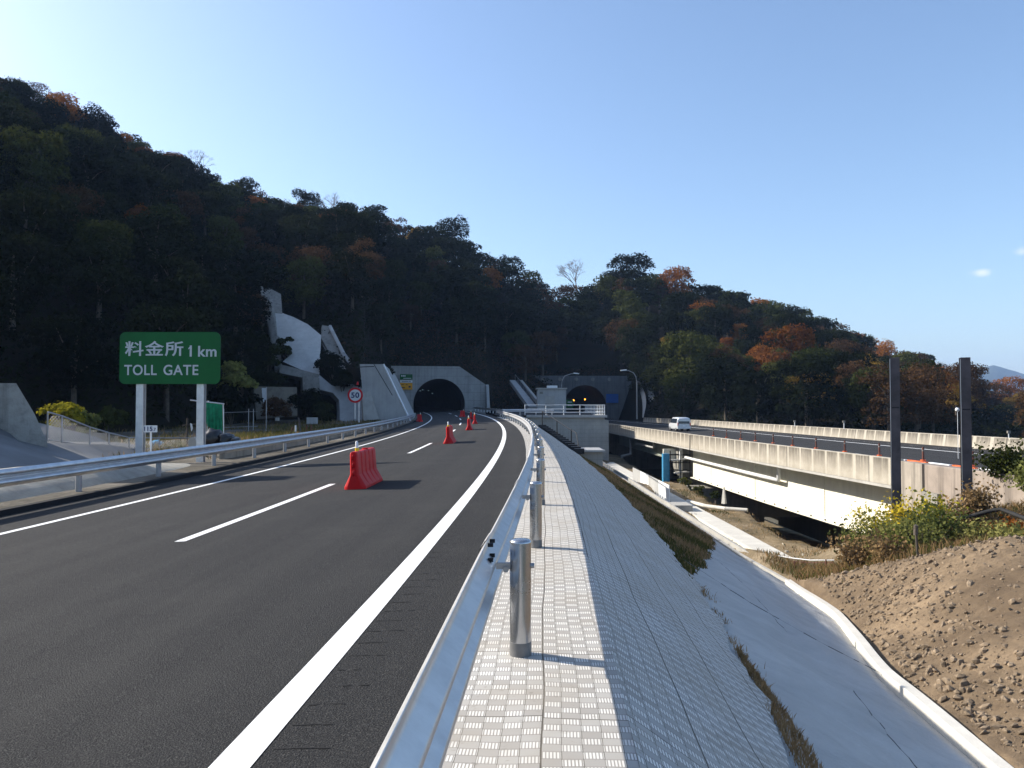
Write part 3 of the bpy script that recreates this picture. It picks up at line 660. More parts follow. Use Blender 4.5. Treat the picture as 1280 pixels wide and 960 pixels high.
def girder(y0,y1,xo,zt,zb,mat,lab=None,ribs=True):
    b=MB(); X=lambda y:xn(y)+xo; P=[]
    for y in frange(y0,y1,4): P.append([Vector((X(y),y,zt)),Vector((X(y),y,zb+.02)),Vector((X(y)-.28,y,zb)),Vector((X(y)-.28,y,zb-.05)),Vector((X(y)+3.2,y,zb-.05)),Vector((X(y)+3.2,y,zt))])
    b.grid(P,smooth=False)
    for q in (P[0],P[-1]): b.add(q,[(0,1,2,3,4,5)])
    g=b.build('girder',mat,via,label=lab)
    if ribs:
        for y in frange(y0+1,y1-1,1.9):
            r=MB(); r.box((X(y)-.17,y,zb+.06),(.07,.14,.10)); r.build('flange_bolt',M['conc_old'],g)
        for y in (y0+11,y0+22.5,y0+34): 
            r=MB(); r.box((X(y)-.012,y,(zt+zb)/2),(.02,.28,zt-zb-.3)); 
            for k in range(14): r.box((X(y)-.03,y-.12,zb+.25+k*(zt-zb-.5)/14),(.03,.05,.06))
            r.build('splice_plate',mat,g)
    return g
girder(36.5,76.5,1.75,-2.25,-4.95,M['girder'],'cream girder glaring in the sun'); girder(36.5,76.5,8.5,-2.0,-4.7,M['girder_shade'],ribs=False)
girder(83,124,2.4,-2.2,-3.9,M['girder_shade'],'grey girder in the shade',ribs=False); girder(83,124,8.0,-2.0,-3.9,M['girder_shade'],ribs=False)
def pier(y,z0,lab):
    g=MB(); x=xn(y)
    n=14
    # hammerhead with rounded underside
    prof=[(x+.9,-2.0),(x+.9,-4.2)]+[(x+.9+3.4*(1-math.cos(t))*1.0,-4.2-1.9*math.sin(t)) for t in [math.pi/2*i/6 for i in range(1,7)]]+[(x+8.5,-6.1)]+[(x+8.5+3.4*math.sin(t),-6.1+1.9*(1-math.cos(t))) for t in [math.pi/2*i/6 for i in range(1,7)]]+[(x+12,-2.0)]
    g.slab([Vector((a,y-1.3,z)) for a,z in prof],(0,2.6,0)); g.build('pier_head',M['conc_old'],via)
    g=MB(); g.slab([Vector((x+3.2,y-1.0,-5.6)),Vector((x+3.2,y-1.0,z0)),Vector((x+9.4,y-1.0,z0)),Vector((x+9.4,y-1.0,-5.9))],(0,2.0,0)); g.build('pier_shaft',M['conc_old'],via)
pier(80,-9.6,''); pier(127,-8,'')
b=MB(); b.box((xn(74)+5.6,74,-6.9),(9.6,3.0,2.6)); b.build('pier_footing',M['conc_old'],via)
b=MB(); b.slab([(xn(36)+.02,33,-1.9),(xn(36)+.02,36.3,-1.9),(xn(36)+.02,36.3,-7),(xn(36)+.02,33,-7)],(13.4,0,0)); b.build('abutment',M['conc_old'],via)
# pipe along the girder, with drop at its end
b=MB(); pts=[(xn(y)+1.25,y,-3.12+(.0)) for y in frange(53,77.5,3)]; b.tube([(pts[0][0],53,-2.2),(pts[0][0],53,-3.05)]+pts,.13,8); b.tube([(xn(78)+.9,77.8,-2.1),(xn(78)+.9,77.8,-6.2)],.16,8)
b.build('drain_pipe',M['white'],via)
b=MB(); b.tube([(xn(92)+1.2,92,-2.2),(xn(92)+1.2,92,-2.9),(xn(100)+1.2,103,-2.9),(xn(103)+1.2,104,-3.1)],.13,8); b.tube([(xn(104)+.8,105,-2.4),(xn(104)+.8,105,-4.4),(xn(104)-.5,104,-4.6),(xn(104)-.8,104,-6.2)],.2,8); b.build('drain_pipe',M['conc_new'],via)
b=MB(); b.tube([(xn(71)-.06,70.5,-.75),(xn(71)-.06,70.5,-2.4)],.035,6); b.build('conduit',M['dark'],via)
# retaining wall continuing the viaduct towards the viewer
b=MB(); P=[];U=[]
for y in frange(12,36,1.5):
    x=xn(max(y,16)); P.append([Vector((x+.5,y,-.75)),Vector((x+.02,y,-.76)),Vector((x,y,-.8)),Vector((x-.02,y,-8))]); U.append([(y,0),(y,.01),(y,.02),(y,1.1)])
b.grid(P,U,smooth=False); rw=b.build('retaining_wall',mk_conc('stained_wall',(.30,.25,.21),.6,1.1,.9),label='stained old concrete retaining wall right of the last viaduct parapet',cat='wall')
b=MB(); b.slab([(xn(34.6)-.07,34.2,-.74),(xn(35)-.07,36.15,-.74),(xn(35)-.07,36.15,-3.6),(xn(34.6)-.07,34.2,-3.6)],(.3,0,0)); b.build('end_pilaster',mk_conc('black_streaked_concrete',(.34,.30,.25),.4,1.5,.95),rw)
# far bank wall in the shade under the deck
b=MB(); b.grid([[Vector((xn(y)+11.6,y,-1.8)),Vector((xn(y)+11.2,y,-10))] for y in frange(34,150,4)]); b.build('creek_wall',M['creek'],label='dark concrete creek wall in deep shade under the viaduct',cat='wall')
# lane divider posts and coloured kerb
dv=MB(); dv2=MB()
for k in range(17):
    y=20+k*2.0; x=xn(y)+4.7
    (dv if k%2 else dv2).slab([(x-.1,y,dz(y,4.6)+.0),(x-.1,y+1.98,dz(y,4.6)),(x-.1,y+1.98,dz(y,4.6)+.07),(x-.1,y,dz(y,4.6)+.07)],(.2,0,0))
dk=empty('divider_kerb',(xn(60)+4.7,60,dz(60,4.7)),'low orange and white divider kerb along the middle of the viaduct road','kerb')
dv.build('orange_blocks',M['orange'],dk); dv2.build('white_blocks',M['white'],dk)
pr=None
for k,y in enumerate([34.3,38.3,42.4,46.8,51,55.2,59.3,63.3,67.5,71.4,75.6,80]):
    loc=(xn(y)+4.7,y,dz(y,4.6)+.12)
    if pr is None:
        pr=empty('delineator_post',loc,'nearest of the dark red delineator posts on the viaduct divider','delineator','delineator posts on the viaduct divider')
        b=MB(); b.tube([Vector(loc),Vector(loc)+Vector((0,0,.72))],.055,10); b.build('post',M['rust'],pr)
        b=MB(); b.tube([Vector(loc),Vector(loc)+Vector((0,0,.05))],.14,12); b.build('base',M['orange'],pr)
        b=MB(); b.tube([Vector(loc)+Vector((0,0,.5)),Vector(loc)+Vector((0,0,.58))],.058,10); b.build('reflective_band',M['conc_old'],pr)
    else: copy_thing(pr,loc,ORD[k]+' dark red delineator post counted from the right along the viaduct divider')
# white panels and low wall by the path
lw=empty('low_wall',(11,62,-5),'low cream concrete wall ending in a square block beside the valley path','wall')
b=MB(); b.slab([(10.55,53.4,-5.15),(10.55,53.4,-5.9),(10.4,96,-5.9),(10.4,96,-5.15)],(.75,0,0)); b.build('wall_body',M['white_conc'],lw)
b=MB(); b.box((11.0,52.4,-5.35),(1.15,1.9,1.5)); b.build('end_block',M['conc'],lw)
for k in range(4):
    y0=57+k*4.3; b=MB(); b.slab([(11.15,y0,-5.12),(11.15,y0+4.22,-5.12),(11.15,y0+4.22,-3.85),(11.15,y0,-3.85)],(.06,0,0))
    b.build('board_panel',M['conc_new'] if k%2 else M['white'],lw,label=['brilliant white board','grey board'][k%2])
# blue access tower by the pier
tw=empty('access_stair',(15.6,78,-6),'blue steel access stair tower beside the viaduct pier','stair tower'); 
b=MB(); b.box((14.95,78,-4.5),(.62,.7,3.4)); b.build('tower_column',M['blue'],tw)
b=MB(); b.box((14.95,78,-8.0),(.62,.8,3.6)); b.build('column_base',M['conc'],tw)
b=MB()
for k in range(5): b.tube([(15.2,77.5,-2.9-k*.75),(17.2,77.5,-2.9-k*.75)],.04,6); b.tube([(15.2,78.7,-2.9-k*.75),(17.2,78.7,-2.9-k*.75)],.04,6)
for x in (15.3,16.3,17.2): b.tube([(x,77.5,-2.5),(x,77.5,-9)],.05,6)
b.build('hand_rails',M['dark'],tw)
for k,(x,z) in enumerate(((16.2,-3.4),(16.6,-4.6),(16.2,-5.8))):
    b=MB(); b.box((x,78.1,z),(1.5,1.2,.1),ry=-.12); b.build('landing',M['conc_new'],tw)
b=MB(); b.box((16.3,80.1,-3.0),(2.4,.3,1.1)); b.build('back_panel',M['girder'],tw)
b=MB(); b.box((16.3,79.3,-7.3),(2.2,.3,2.6)); b.build('lower_screen',M['conc'],tw)
# small pale marker post in the field
b=MB(); p=at(904,629,50); b.tube([p,p+Vector((0,0,1.0))],[.17,.06],4,smooth=False); b.build('boundary_marker',M['white_conc'],label='small pale tapered marker post standing in the field under the viaduct',cat='marker')
# ---------------------------------------------------------------- block retaining wall, hut, railing
bw=empty('block_wall',(8,98,-6),'grey block retaining wall at the end of the embankment below the white railing','wall')
x0,x1=4.6,11.95
b=MB(); b.slab([(x0-3,99,.50),(x0-3,99,-3),(6,99,-8),(x1,99,-8),(x1,99,.12),(x1-.5,99,.12),(x1-.5,99,.50)],(0,40,0)); b.build('wall_body',M['block'],bw)
b=MB(); b.box(((x0-3+x1)/2,98.95,.62),(x1-x0+3-.4,.5,.3)); b.box((x1-.45,118,.62),(.5,38,.3)); b.build('coping',M['conc_new'],bw)
b=MB(); b.grid([[Vector((-6 if y<108 else -2.5,y,.7 if y<112 else .9)),Vector((x1-.6,y,.7 if y<112 else .9))] for y in frange(99.2,158,4)]); 
b.v=[( max(v[0],RP(v[1],1.5).x) if v[0]<0 else v[0],v[1],v[2]) for v in b.v]; b.build('platform',M['asphalt'],kind='structure')
# white railing: posts, rails, balusters
wr=empty('white_railing',(9,99,.75),'white steel railing on top of the grey block retaining wall','railing')
b=MB(); zb=.76
for z in (.35,.75,1.25): b.tube([(1.6,98.95,zb+z),(x1-.5,98.95,zb+z)],.045,6); b.tube([(x1-.5,98.95,zb+z),(x1-.5,128,zb+z)],.045,6)
b.build('rails',M['white'],wr)
for x in (1.6,4.2,6.4,8.4,x1-.5):
    b=MB(); b.tube([(x,98.95,zb),(x,98.95,zb+1.3)],.05,6); b.build('post',M['white'],wr)
for k in range(1,14): b=MB(); b.tube([(x1-.5,98.95+k*2.0,zb),(x1-.5,98.95+k*2.0,zb+1.3)],.045,6); b.build('side_post',M['white'],wr)
hut=empty('service_building',(5.8,126,.9),'small flat roofed white service building beside the old tunnel','building')
hx0,hx1=4.0,8.35
b=MB(); b.slab([(hx0,124,.7),(hx1,124,.7),(hx1,124,4.55),(hx0,124,4.55)],(0,5,0)); b.build('wall',M['conc_new'],hut,bevel=.03)
b=MB(); b.box(((hx0+hx1)/2,126.5,4.66),(hx1-hx0+.4,5.4,.2)); rf=b.build('roof',M['conc'],hut); b=MB(); b.box((6.3,126,4.95),(1.6,2,.4)); b.build('roof_hatch',M['white'],rf)
b=MB(); b.box((5.85,123.94,2.65),(1.45,.1,1.7)); sh=b.build('shutter',M['conc'],hut); b=MB(); b.box((5.85,123.86,2.2),(1.4,.04,.05)); b.build('shutter_trim',M['dark'],sh)
b=MB(); b.box((4.55,123.93,4.0),(.5,.08,.35)); b.build('vent',M['conc_old'],hut)
# steps up beside the old portal
st=empty('hillside_steps',at(656,508,150),'pale concrete steps climbing the slope left of the service building','steps')
for (a0,a1,b0,b1,nm,mt) in (((637,475),(644,475),(661,508),(671,508),'stair_flight',M['conc_new']),((650,475),(653,475),(671,500),(674,500),'side_kerb',M['conc'])):
    b=MB(); b.slab([at(*a0,168),at(*a1,168),at(*b1,148),at(*b0,148)],(0,.5,-.8)); b.build(nm,mt,st)
b=MB(); b.slab([at(644,475,168.2),at(650,475,168.2),at(673,508,148.2),at(671,508,148.2)],(0,.5,-.8)); b.build('channel',M['dark'],st)
b=MB(); 
for t in lin(0,1,7): p=at(644,475,168).lerp(at(671,508,148),t); b.tube([p,p+Vector((0,0,1.1))],.035,5)
b.tube([at(644,475,168)+Vector((0,0,1.1)),at(671,508,148)+Vector((0,0,1.1))],.04,5); b.build('hand_rail',M['galv_old'],st)
# ---------------------------------------------------------------- sprayed slopes and walls on the left hillside
def hillslab(name,pts,D0,D1,th,mat,label,cat,parent=None,bevel=0):
    ys=[p[1] for p in pts]; ya,yb=min(ys),max(ys)
    P=[at(x,y,D1+(D0-D1)*(y-ya)/(yb-ya)) for x,y in pts]
    b=MB(); b.slab(P,(-.34*th,th,-.3)); return b.build(name,mat,parent,bevel,label=label,cat=cat)
CN=M['conc_new']; 
hillslab('shotcrete_slope',[(341,389),(352,391),(366,396),(384,405),(401,419),(399,469),(376,462),(353,452),(362,444),(352,425),(345,418)],99,113,3,M['apron'],'tall pale sprayed concrete face high on the shaded hillside','retaining slope')
hillslab('net_wall',[(324,357),(334,359),(350,367),(352,392),(343,391),(349,430),(352,455),(345,470),(341,440),(334,405),(327,380)],100,118,1.5,M['conc_old'],'narrow mesh covered rock strip above the sprayed concrete face','retaining slope')
hillslab('lower_shotcrete',[(397,467),(415,482),(447,483),(461,489),(478,528),(425,532),(425,512),(424,500),(416,491),(399,487)],93,99,3,CN,'wide pale concrete wall face behind the speed limit sign','retaining wall')
hillslab('block_facing',[(349,455),(399,468),(399,490),(378,488),(377,472),(349,466)],97,100,2,M['conc_old'],'brownish stepped concrete facing below the sprayed slope','retaining wall')
hillslab('buttress_wall',[(378,470),(399,472),(400,492),(379,490)],95.5,96.5,1.5,M['conc_old'],'small square brown concrete buttress at the foot of the facing','retaining wall')
hillslab('drain_chute',[(402,406),(412,408),(425,436),(442,464),(459,480),(461,486),(438,482),(430,474),(419,457),(401,422)],98,116,1.2,M['conc_old'],'long dark stepped drainage chute running down the hillside','drain')
for (a,b_) in (((412,408),(459,480)),((401,422),(438,481))):
    b=MB(); P=[at(x,y,D) for x,y,D in ((a[0],a[1],115),((a[0]*.55+b_[0]*.45)-3,(a[1]*.5+b_[1]*.5),106),(b_[0],b_[1],97.5))]; b.tube(P,.28,6,smooth=False); b.build('chute_kerb',CN,label=('upper' if a[0]==412 else 'lower')+' pale kerb edging the long drainage chute',cat='kerb')
hillslab('concrete_box_wall',[(317,483),(371,484),(372,520),(321,524)],84,86,3,mk_conc('brown_wall',(.19,.165,.125),.4,1.2,.5),'low brown concrete wall among bushes left of the pale wing walls','wall')
b=MB(); p=at(326,484,83.6); b.slab([at(327,485,83.5),at(333,485,83.5),at(332,500,83.5),at(330,506,83.5),at(328,498,83.5)],(0,.1,0)); b.build('torn_sheet',M['white'],label='torn white sheet hanging from the brown concrete wall',cat='sheet')
# tall wing wall along the road before the tunnel
ww=empty('wing_wall',at(495,520,105),'large smooth pale wing wall leaning back beside the road before the tunnel','retaining wall')
def wwp(s,h,off=0): p=RP(s,-9.35-off-.5*h/1.0*.95,0); p.z=zr(s)-.4+h; return p
Wt=lambda s: 6.6 if s<118 else 6.6-(s-118)*.9
b=MB(); P=[]
for s in frange(93,127,2):
    h=max(.6,float(np.interp(s,[93,97,118,124,127],[6.6,6.6,6.2,4.6,1.2]))); P.append([wwp(s,0),wwp(s,h),wwp(s,h,2.6),wwp(s,0,5)])
b.grid(P,smooth=False)
for q in (P[0],P[-1]): b.add(q,[(0,1,2,3)])
b.build('wall_face',CN,ww)
b=MB(); 
for s in (93,): b.tube([wwp(s,0,-.1),wwp(s,6.6,-.1)],.12,4,smooth=False)
b.build('edge_trim',M['white'],ww)
b=MB(); b.tube([wwp(92.5,6.2,1.5)+Vector((0,0,1)),wwp(92.5,2,1)+Vector((0,0,1))],.04,5); b.tube([wwp(92,6.2,3),wwp(92,6.3,1)],.05,5); b.build('wall_pipe',M['dark'],ww)
hillslab('wing_return',[(452,486),(463,489),(474,524),(455,526)],91,92,1,M['conc'],'pale sloping concrete return with dark gap left of the tall wing wall','retaining wall')
# ---------------------------------------------------------------- guardrails
M['galv_post']=mk_galv('smooth_zinc_post',.5,.22)
BP=[(.040,.178),(.050,.170),(.077,.128),(.083,.112),(.083,.075),(.070,.058),(.012,.014),(.0,0),(.012,-.014),(.070,-.058),(.083,-.075),(.083,-.105),(.070,-.122),(.012,-.168),(.0,-.178)]
def beam(s0,s1,afn,zfn,side,mat,parent,step=1.0):
    """side -1: bulges towards smaller a"""
    b=MB(); P=[]
    for s in frange(s0,s1,step):
        r=[]
        for d,h in BP: p=RP(s,afn(s)+side*d,zfn(s)+h); r.append(p)
        for d,h in BP[::-1]: p=RP(s,afn(s)+side*(d-.006),zfn(s)+h*.985); r.append(p)
        r.append(r[0]); P.append(r)
    b.grid(P,smooth=True); b.build('beam',mat,parent)
rr_=empty('guardrail',RP(2,1.28),'galvanised guardrail on the right of the road beside the paved verge','guardrail')
PA=lambda s:lookup([(-10,1.27),(5,1.275),(14,1.36),(40,1.42),(98,1.38)],s); AR=lambda s:PA(s)-.16; ZV=lambda s:zr(s)+.02
s=-10.7
while s<98:
    beam(s,s+4.0,AR,lambda q:ZV(q)+.60,-1,M['galv'],rr_,1.0 if s<30 else 2.0)
    # overlap plate and bolts at the joint
    if s<30 and s>-2:
        b=MB(); P=[]
        for q in (s-.16,s,s+.16): P.append([RP(q,AR(q)-d-.008,ZV(q)+.60+h*1.01) for d,h in BP])
        b.grid(P); b.build('joint_plate',M['galv'],rr_)
        for dd in (-.08,.08):
            for hh in (.135,.04):
                b=MB(); p=RP(s+dd,AR(s)-.045,ZV(s)+.60+hh); b.tube([p,p+Vector((.035,0,0))],.014,6); b.build('bolt',M['dark'],rr_) if s<8 else None
    s+=4.0
k=0; s=1.3
def post(s,a,parent,r=.07,h=.75,sleeve=True,brk=1):
    base=RP(s,a,ZV(s)-.02 if a>0 else RP(s,a).z+.02)
    b=MB(); n=24
    b.tube([base,base+Vector((0,0,h))],r,n,cap=False); 
    top=[base+Vector((0,0,h))]; P=[]
    for rad,dz_ in ((r*1.03,0),(r*1.03,.012),(r*.8,.024),(.001,.03)):
        P.append([base+Vector((rad*math.cos(t),rad*math.sin(t),h+dz_)) for t in [2*math.pi*i/n for i in range(n+1)]])
    b.grid(P); po=b.build('post',M['galv_post'],parent)
    if sleeve:
        b=MB(); b.tube([base,base+Vector((0,0,.11))],r*1.025,n); b.build('sleeve',M['conc_old'] if 0 else mk_sleeve,po)
    zb=base+Vector((0,0,h-.15))
    b=MB(); d=Vector((-(.16) if a>0 else (-9.08-a),0,0)); b.box(zb+d*.5,(abs(d.x)+.0,.035,.04)); b.tube([zb+Vector((r*.9*brk,0,0)),zb+Vector(((r+.02)*brk,0,0))],.018,8); b.tube([zb+d*.6+Vector((0,-.03,-.02)),zb+d*.6+Vector((0,.03,-.02))],.02,8)
    b.build('bracket',M['galv_old'],po)
mk_sleeve=simple('dull_zinc_sleeve',(.20,.20,.20),.55,.6,.25,8)
for i in range(-3,24):
    s_=5.35+4.0*i
    if i==-1: continue
    post(s_,PA(s_),rr_)
rl=empty('guardrail',RP(20,-9.3),'galvanised guardrail on the left side of the road behind the black kerb','guardrail')
s=-14.0
while s<104:
    beam(s,s+4.0,lambda q:-9.16+.0*q,lambda q:RP(q,-9).z+.12+.55,+1,M['galv'],rl,2.0); s+=4.0
for i in range(-7,22 ):
    s_=18.3+4.0*i; base=RP(s_,-9.32); base.z+=.06
    b=MB(); b.tube([base,base+Vector((0,0,.72))],.07,16,cap=True); po=b.build('post',M['galv_old'],rl)
    b=MB(); b.box(base+Vector((.09,0,.57)),(.1,.08,.16)); b.build('bracket',M['galv_old'],po)
# far rail beyond the white railing, along the right of the dark road
rf_=empty('guardrail',RP(110,2.2),'short distant white guardrail between the tunnel mouth and the white railing','guardrail')
def beam_w(pts,z0):
    b=MB(); P=[]
    for p in pts: P.append([Vector((p.x,p.y-d,p.z+z0+h)) for d,h in BP])
    b.grid(P); b.build('beam',M['galv'],rf_)
pts=[RP(q,lookup([(98,1.9),(108,3.0),(150,2.2)],q)) for q in frange(100,152,4)]; beam_w(pts,.6)
beam_w([Vector((-1.2,101,.55)),Vector((5.2,99.6,.6))],.75)
for q in frange(101,150,4): p=RP(q,lookup([(98,1.9),(108,3.0),(150,2.2)],q)+.12); b=MB(); b.tube([p,p+Vector((0,0,.8))],.07,8); b.build('post',M['white'],rf_)
for x in (-1,1,3,5): b=MB(); b.tube([Vector((x,100.3,.5)),Vector((x,100.3,1.5))],.06,8); b.build('post',M['galv'],rf_)
# black hand rail down the bank steps
hr=empty('bank_steps',at(700,545,62),'narrow black steps with a thin black handrail descending the bank','steps')
A=at(678,532,70); B=at(724,562,56)
for i in range(15):
    b=MB(); p=A.lerp(B,i/14); b.box(p+Vector((0,0,-.1)),(.7,.55,.36),rz=-.1); b.build('tread',M['dark'],hr)
b=MB(); b.tube([A+Vector((-.0,0,1.25)),A.lerp(B,.82)+Vector((0,0,1.05)),A.lerp(B,.9)+Vector((.1,0,1.0)),A.lerp(B,.95)+Vector((.12,0,.1))],.035,6); b.build('hand_rail',M['dark'],hr)
for t in (0,.45,.82): p=A.lerp(B,t); b=MB(); b.tube([p,p+Vector((0,0,1.2-.1*t))],.045,6); b.build('rail_post',M['dark'],hr)
ld=empty('landing_block',at(740,580,57),'grey concrete landing block with a pale slab at the foot of the bank steps','concrete block')
p0=at(725,562,57); p1=at(752,562,57)
b=MB(); b.slab([(p0.x,56.5,p0.z-.12),(p1.x,56.5,p0.z-.12),(p1.x,56.5,p0.z-3.2),(p0.x,56.5,p0.z-2)],(0,3.4,0)); b.build('block_body',M['block'],ld)
b=MB(); b.box(((p0.x+p1.x)/2-.1,58.1,p0.z-.06),(p1.x-p0.x+.5,3.8,.14)); b.build('top_slab',M['conc_new'],ld)
# ---------------------------------------------------------------- water filled barriers
def barrier(s,a,label):
    base=RP(s,a,0); base.z=min(RP(s,a-.2).z,RP(s,a+.2).z)-.0; z=RP(s,a).z
    r=empty('water_barrier',(base.x,base.y,z),label,'barrier','red water filled barriers along the lane line')
    r.rotation_euler=(0,math.atan(-.045)*1.0,-math.atan(.056-s/700)); 
    return r
def barrier_mesh(r):
    L=2.0; half=[(.235,0),(.235,.05),(.225,.075),(.105,.30),(.095,.34),(.085,.74),(.07,.785),(.045,.80)]
    b=MB(); P=[]; N=110
    for i in range(N+1):
        t=-1+2*i/N; y=t*L/2
        e=max(0,(abs(t)-.93)/.07); endk=1-.35*e*e
        g=abs((y/ .40)%1-.5)*2    # vertical grooves
        gr=.055*max(0,(1-g*3.2)) if abs(t)<.9 else 0
        row=[]
        hz=.0 if abs(t)<.985 else 0
        for w_,h in half: 
            gg=gr*(1 if .08<h<.78 else 0); row.append(Vector((-(w_-gg)*endk,y,h)))
        for w_,h in half[::-1]:
            gg=gr*(1 if .08<h<.78 else 0); row.append(Vector(((w_-gg)*endk,y,h)))
        P.append(row)
    b.grid(P,smooth=True); b.f=[f[::-1] for f in b.f]
    b.add(P[0],[tuple(range(len(P[0])))]); b.add(P[-1],[tuple(range(len(P[0])))[::-1]])
    body=b.build('barrier_body',M['red'],r,loc=(0,0,0))
    b=MB(); 
    for y in (-.93,.93):
        pass
    b.tube([Vector((0,-.62,.79)),Vector((0,-.62,.87))],.045,10); b.build('lamp_base',M['yellow'],r,loc=(0,0,0))
    b=MB(); b.tube([Vector((0,-.62,.87)),Vector((0,-.62,1.0)),Vector((0,-.62,1.02))],[.035,.03,.012],10); b.build('lamp_tube',M['white'],r,loc=(0,0,0))
    b=MB(); b.tube([Vector((0,.2,.795)),Vector((0,.2,.83))],.07,12); b.build('filler_cap',M['red'],r,loc=(0,0,0))
    for z in (.35,.52,.69):
        b=MB(); b.tube([Vector((0,-1.0,z-.05)),Vector((0,-1.06,z-.05)),Vector((0,-1.06,z+.03)),Vector((0,-1.0,z+.03))],.022,6); b.build('coupling_lug',M['red'],r,loc=(0,0,0))
B0=barrier(18.1,-2.62,'nearest red plastic water barrier with lamp, beside the first lane dash'); barrier_mesh(B0)
for s_,a_,lb in ((38.2,-2.55,'second red water barrier, between the dashes ahead of the nearest one'),(57,-2.4,'third red water barrier along the road, small and far'),(73,-2.15,'fourth red water barrier, just before the tunnel shadow'),(92,-2.3,'fifth red water barrier in the shade before the tunnel')):
    t_=barrier(s_,a_,lb); lo=t_.location.copy(); ro=t_.rotation_euler.copy(); bpy.data.objects.remove(t_)
    c=copy_thing(B0,lo,lb); c.rotation_euler=ro
for s_,a_,lb in ((92,-8.2,'red water barrier standing at the foot of the tall wing wall'),(108,-2.9,'red barrier nearest the tunnel mouth near the right edge line')):
    c=copy_thing(B0,RP(s_,a_),lb); c.rotation_euler=(0,0,.3)
# ---------------------------------------------------------------- toll gate sign
sg=empty('toll_sign',(-11.9,28,-.4),'large green toll gate sign on two square grey posts','road sign')
pl=at(149,415,28); pr_=at(275,480,28); x0,x1,z1,z0=pl.x,pr_.x,pl.z,pr_.z
def rrect(x0,x1,z0,z1,r,y,th):
    pts=[]
    for cx_,cz_,a0 in ((x1-r,z1-r,0),(x0+r,z1-r,90),(x0+r,z0+r,180),(x1-r,z0+r,270)):
        for k in range(7): t=math.radians(a0+15*k); pts.append(Vector((cx_+r*math.cos(t),y,cz_+r*math.sin(t))))
    return pts
b=MB(); b.slab(rrect(x0,x1,z0,z1,.2,27.98,0),(0,.03,0)); b.build('sign_panel',M['green'],sg)
M['sheet']=simple('retroreflective_white',(.55,.58,.58),.5,0,.06,5)
b=MB()
for z in (z0+.35,(z0+z1)/2,z1-.35): b.box(((x0+x1)/2,28.06,z),(x1-x0-.2,.08,.07))
b.build('back_rails',M['galv'],sg)
for px,zb_ in ((176,-.42),(251.5,-.42)):
    x=(px-640)/1000*28.2; b=MB(); b.box((x,28.32,(z1-.15+zb_)/2),(.25,.03,z1-.15-zb_)); b.box((x,28.12,(z1-.15+zb_)/2),(.25,.03,z1-.15-zb_)); b.box((x,28.22,(z1-.15+zb_)/2),(.03,.17,z1-.15-zb_)); po=b.build('sign_post',M['galv'],sg)
    b=MB(); b.box((x,28.2,zb_+.02),(.5,.5,.04)); b.build('base_plate',M['galv'],po)
Y=27.965; sx=lambda px:(px-640)/1000*28; szz=lambda py:EYE-(py-510)/1000*28
text_mesh('料金所',(444.5-425.5)*.028,(sx(156),Y,szz(445.2)),0,M['sheet'],'lettering',sg,bold=.014,width=(229-156)*.028)
text_mesh('1',(445.5-431.5)*.028,(sx(237),Y,szz(445.8)),0,M['sheet'],'lettering',sg,bold=.015)
b=MB(); b.slab([(sx(235.2),Y,szz(435.2)),(sx(235.2),Y,szz(436.8)),(sx(238.2),Y,szz(434.6)),(sx(238.2),Y,szz(432.2))],(0,-.004,0)); b.build('lettering',M['sheet'],sg)
text_mesh('km',(445.5-432)*.028,(sx(247.5),Y,szz(445.8)),0,M['sheet'],'lettering',sg,bold=.018,width=(270.5-247.5)*.028)
text_mesh('TOLL',(469-456)*.028,(sx(155.5),Y,szz(469)),0,M['sheet'],'lettering',sg,bold=.012,width=(196-155.5)*.028)
text_mesh('GATE',(469-456)*.028,(sx(204.5),Y,szz(469)),0,M['sheet'],'lettering',sg,bold=.012,width=(248-204.5)*.028)
# kilometre post
kp=empty('kilometre_post',(sx(189),26.5,-.4),'small white kilometre plate on a thin post between the toll sign posts','sign')
c=at(188.5,536,27); b=MB(); b.box(c,(.46,.02,.23)); b.build('plate',M['white'],kp)
b=MB(); b.tube([(c.x,27.05,-.4),(c.x,27.05,c.z+.05)],.03,8); b.build('post',M['white'],kp)
text_mesh('115',.15,(c.x-.20,26.98,c.z-.075),0,M['ink'],'lettering',kp,bold=.02); text_mesh('.7',.10,(c.x+.09,26.98,c.z-.07),0,M['ink'],'lettering',kp,bold=.01)
# speed limit sign
ss=empty('speed_limit_sign',at(444,530,78),'round speed limit sign reading 50 on twin thin posts by the left guardrail','road sign')
c=at(444,494,78); b=MB(); b.tube([c,c+Vector((0,.05,0))],.75,32); b.build('red_rim',M['red'],ss)
b=MB(); b.tube([c+Vector((0,-.012,0)),c+Vector((0,.03,0))],.56,32); b.build('white_disc',M['sheet'],ss)
text_mesh('50',.55,(c.x-.40,c.y-.02,c.z-.27),0,M['ink'],'numerals',ss,bold=.03,width=.8)
for dx in (-.02,.36): b=MB(); b.box((c.x+dx,78.15,c.z-1.2),(.14,.1,2.9 if dx>0 else 2.2)); b.build('post',M['galv'],ss)
b=MB(); q=at(447,481,77.9); b.tube([q,q+Vector((0,0,.3))],[.12,.05],8); b.build('warning_lamp',M['red'],ss)
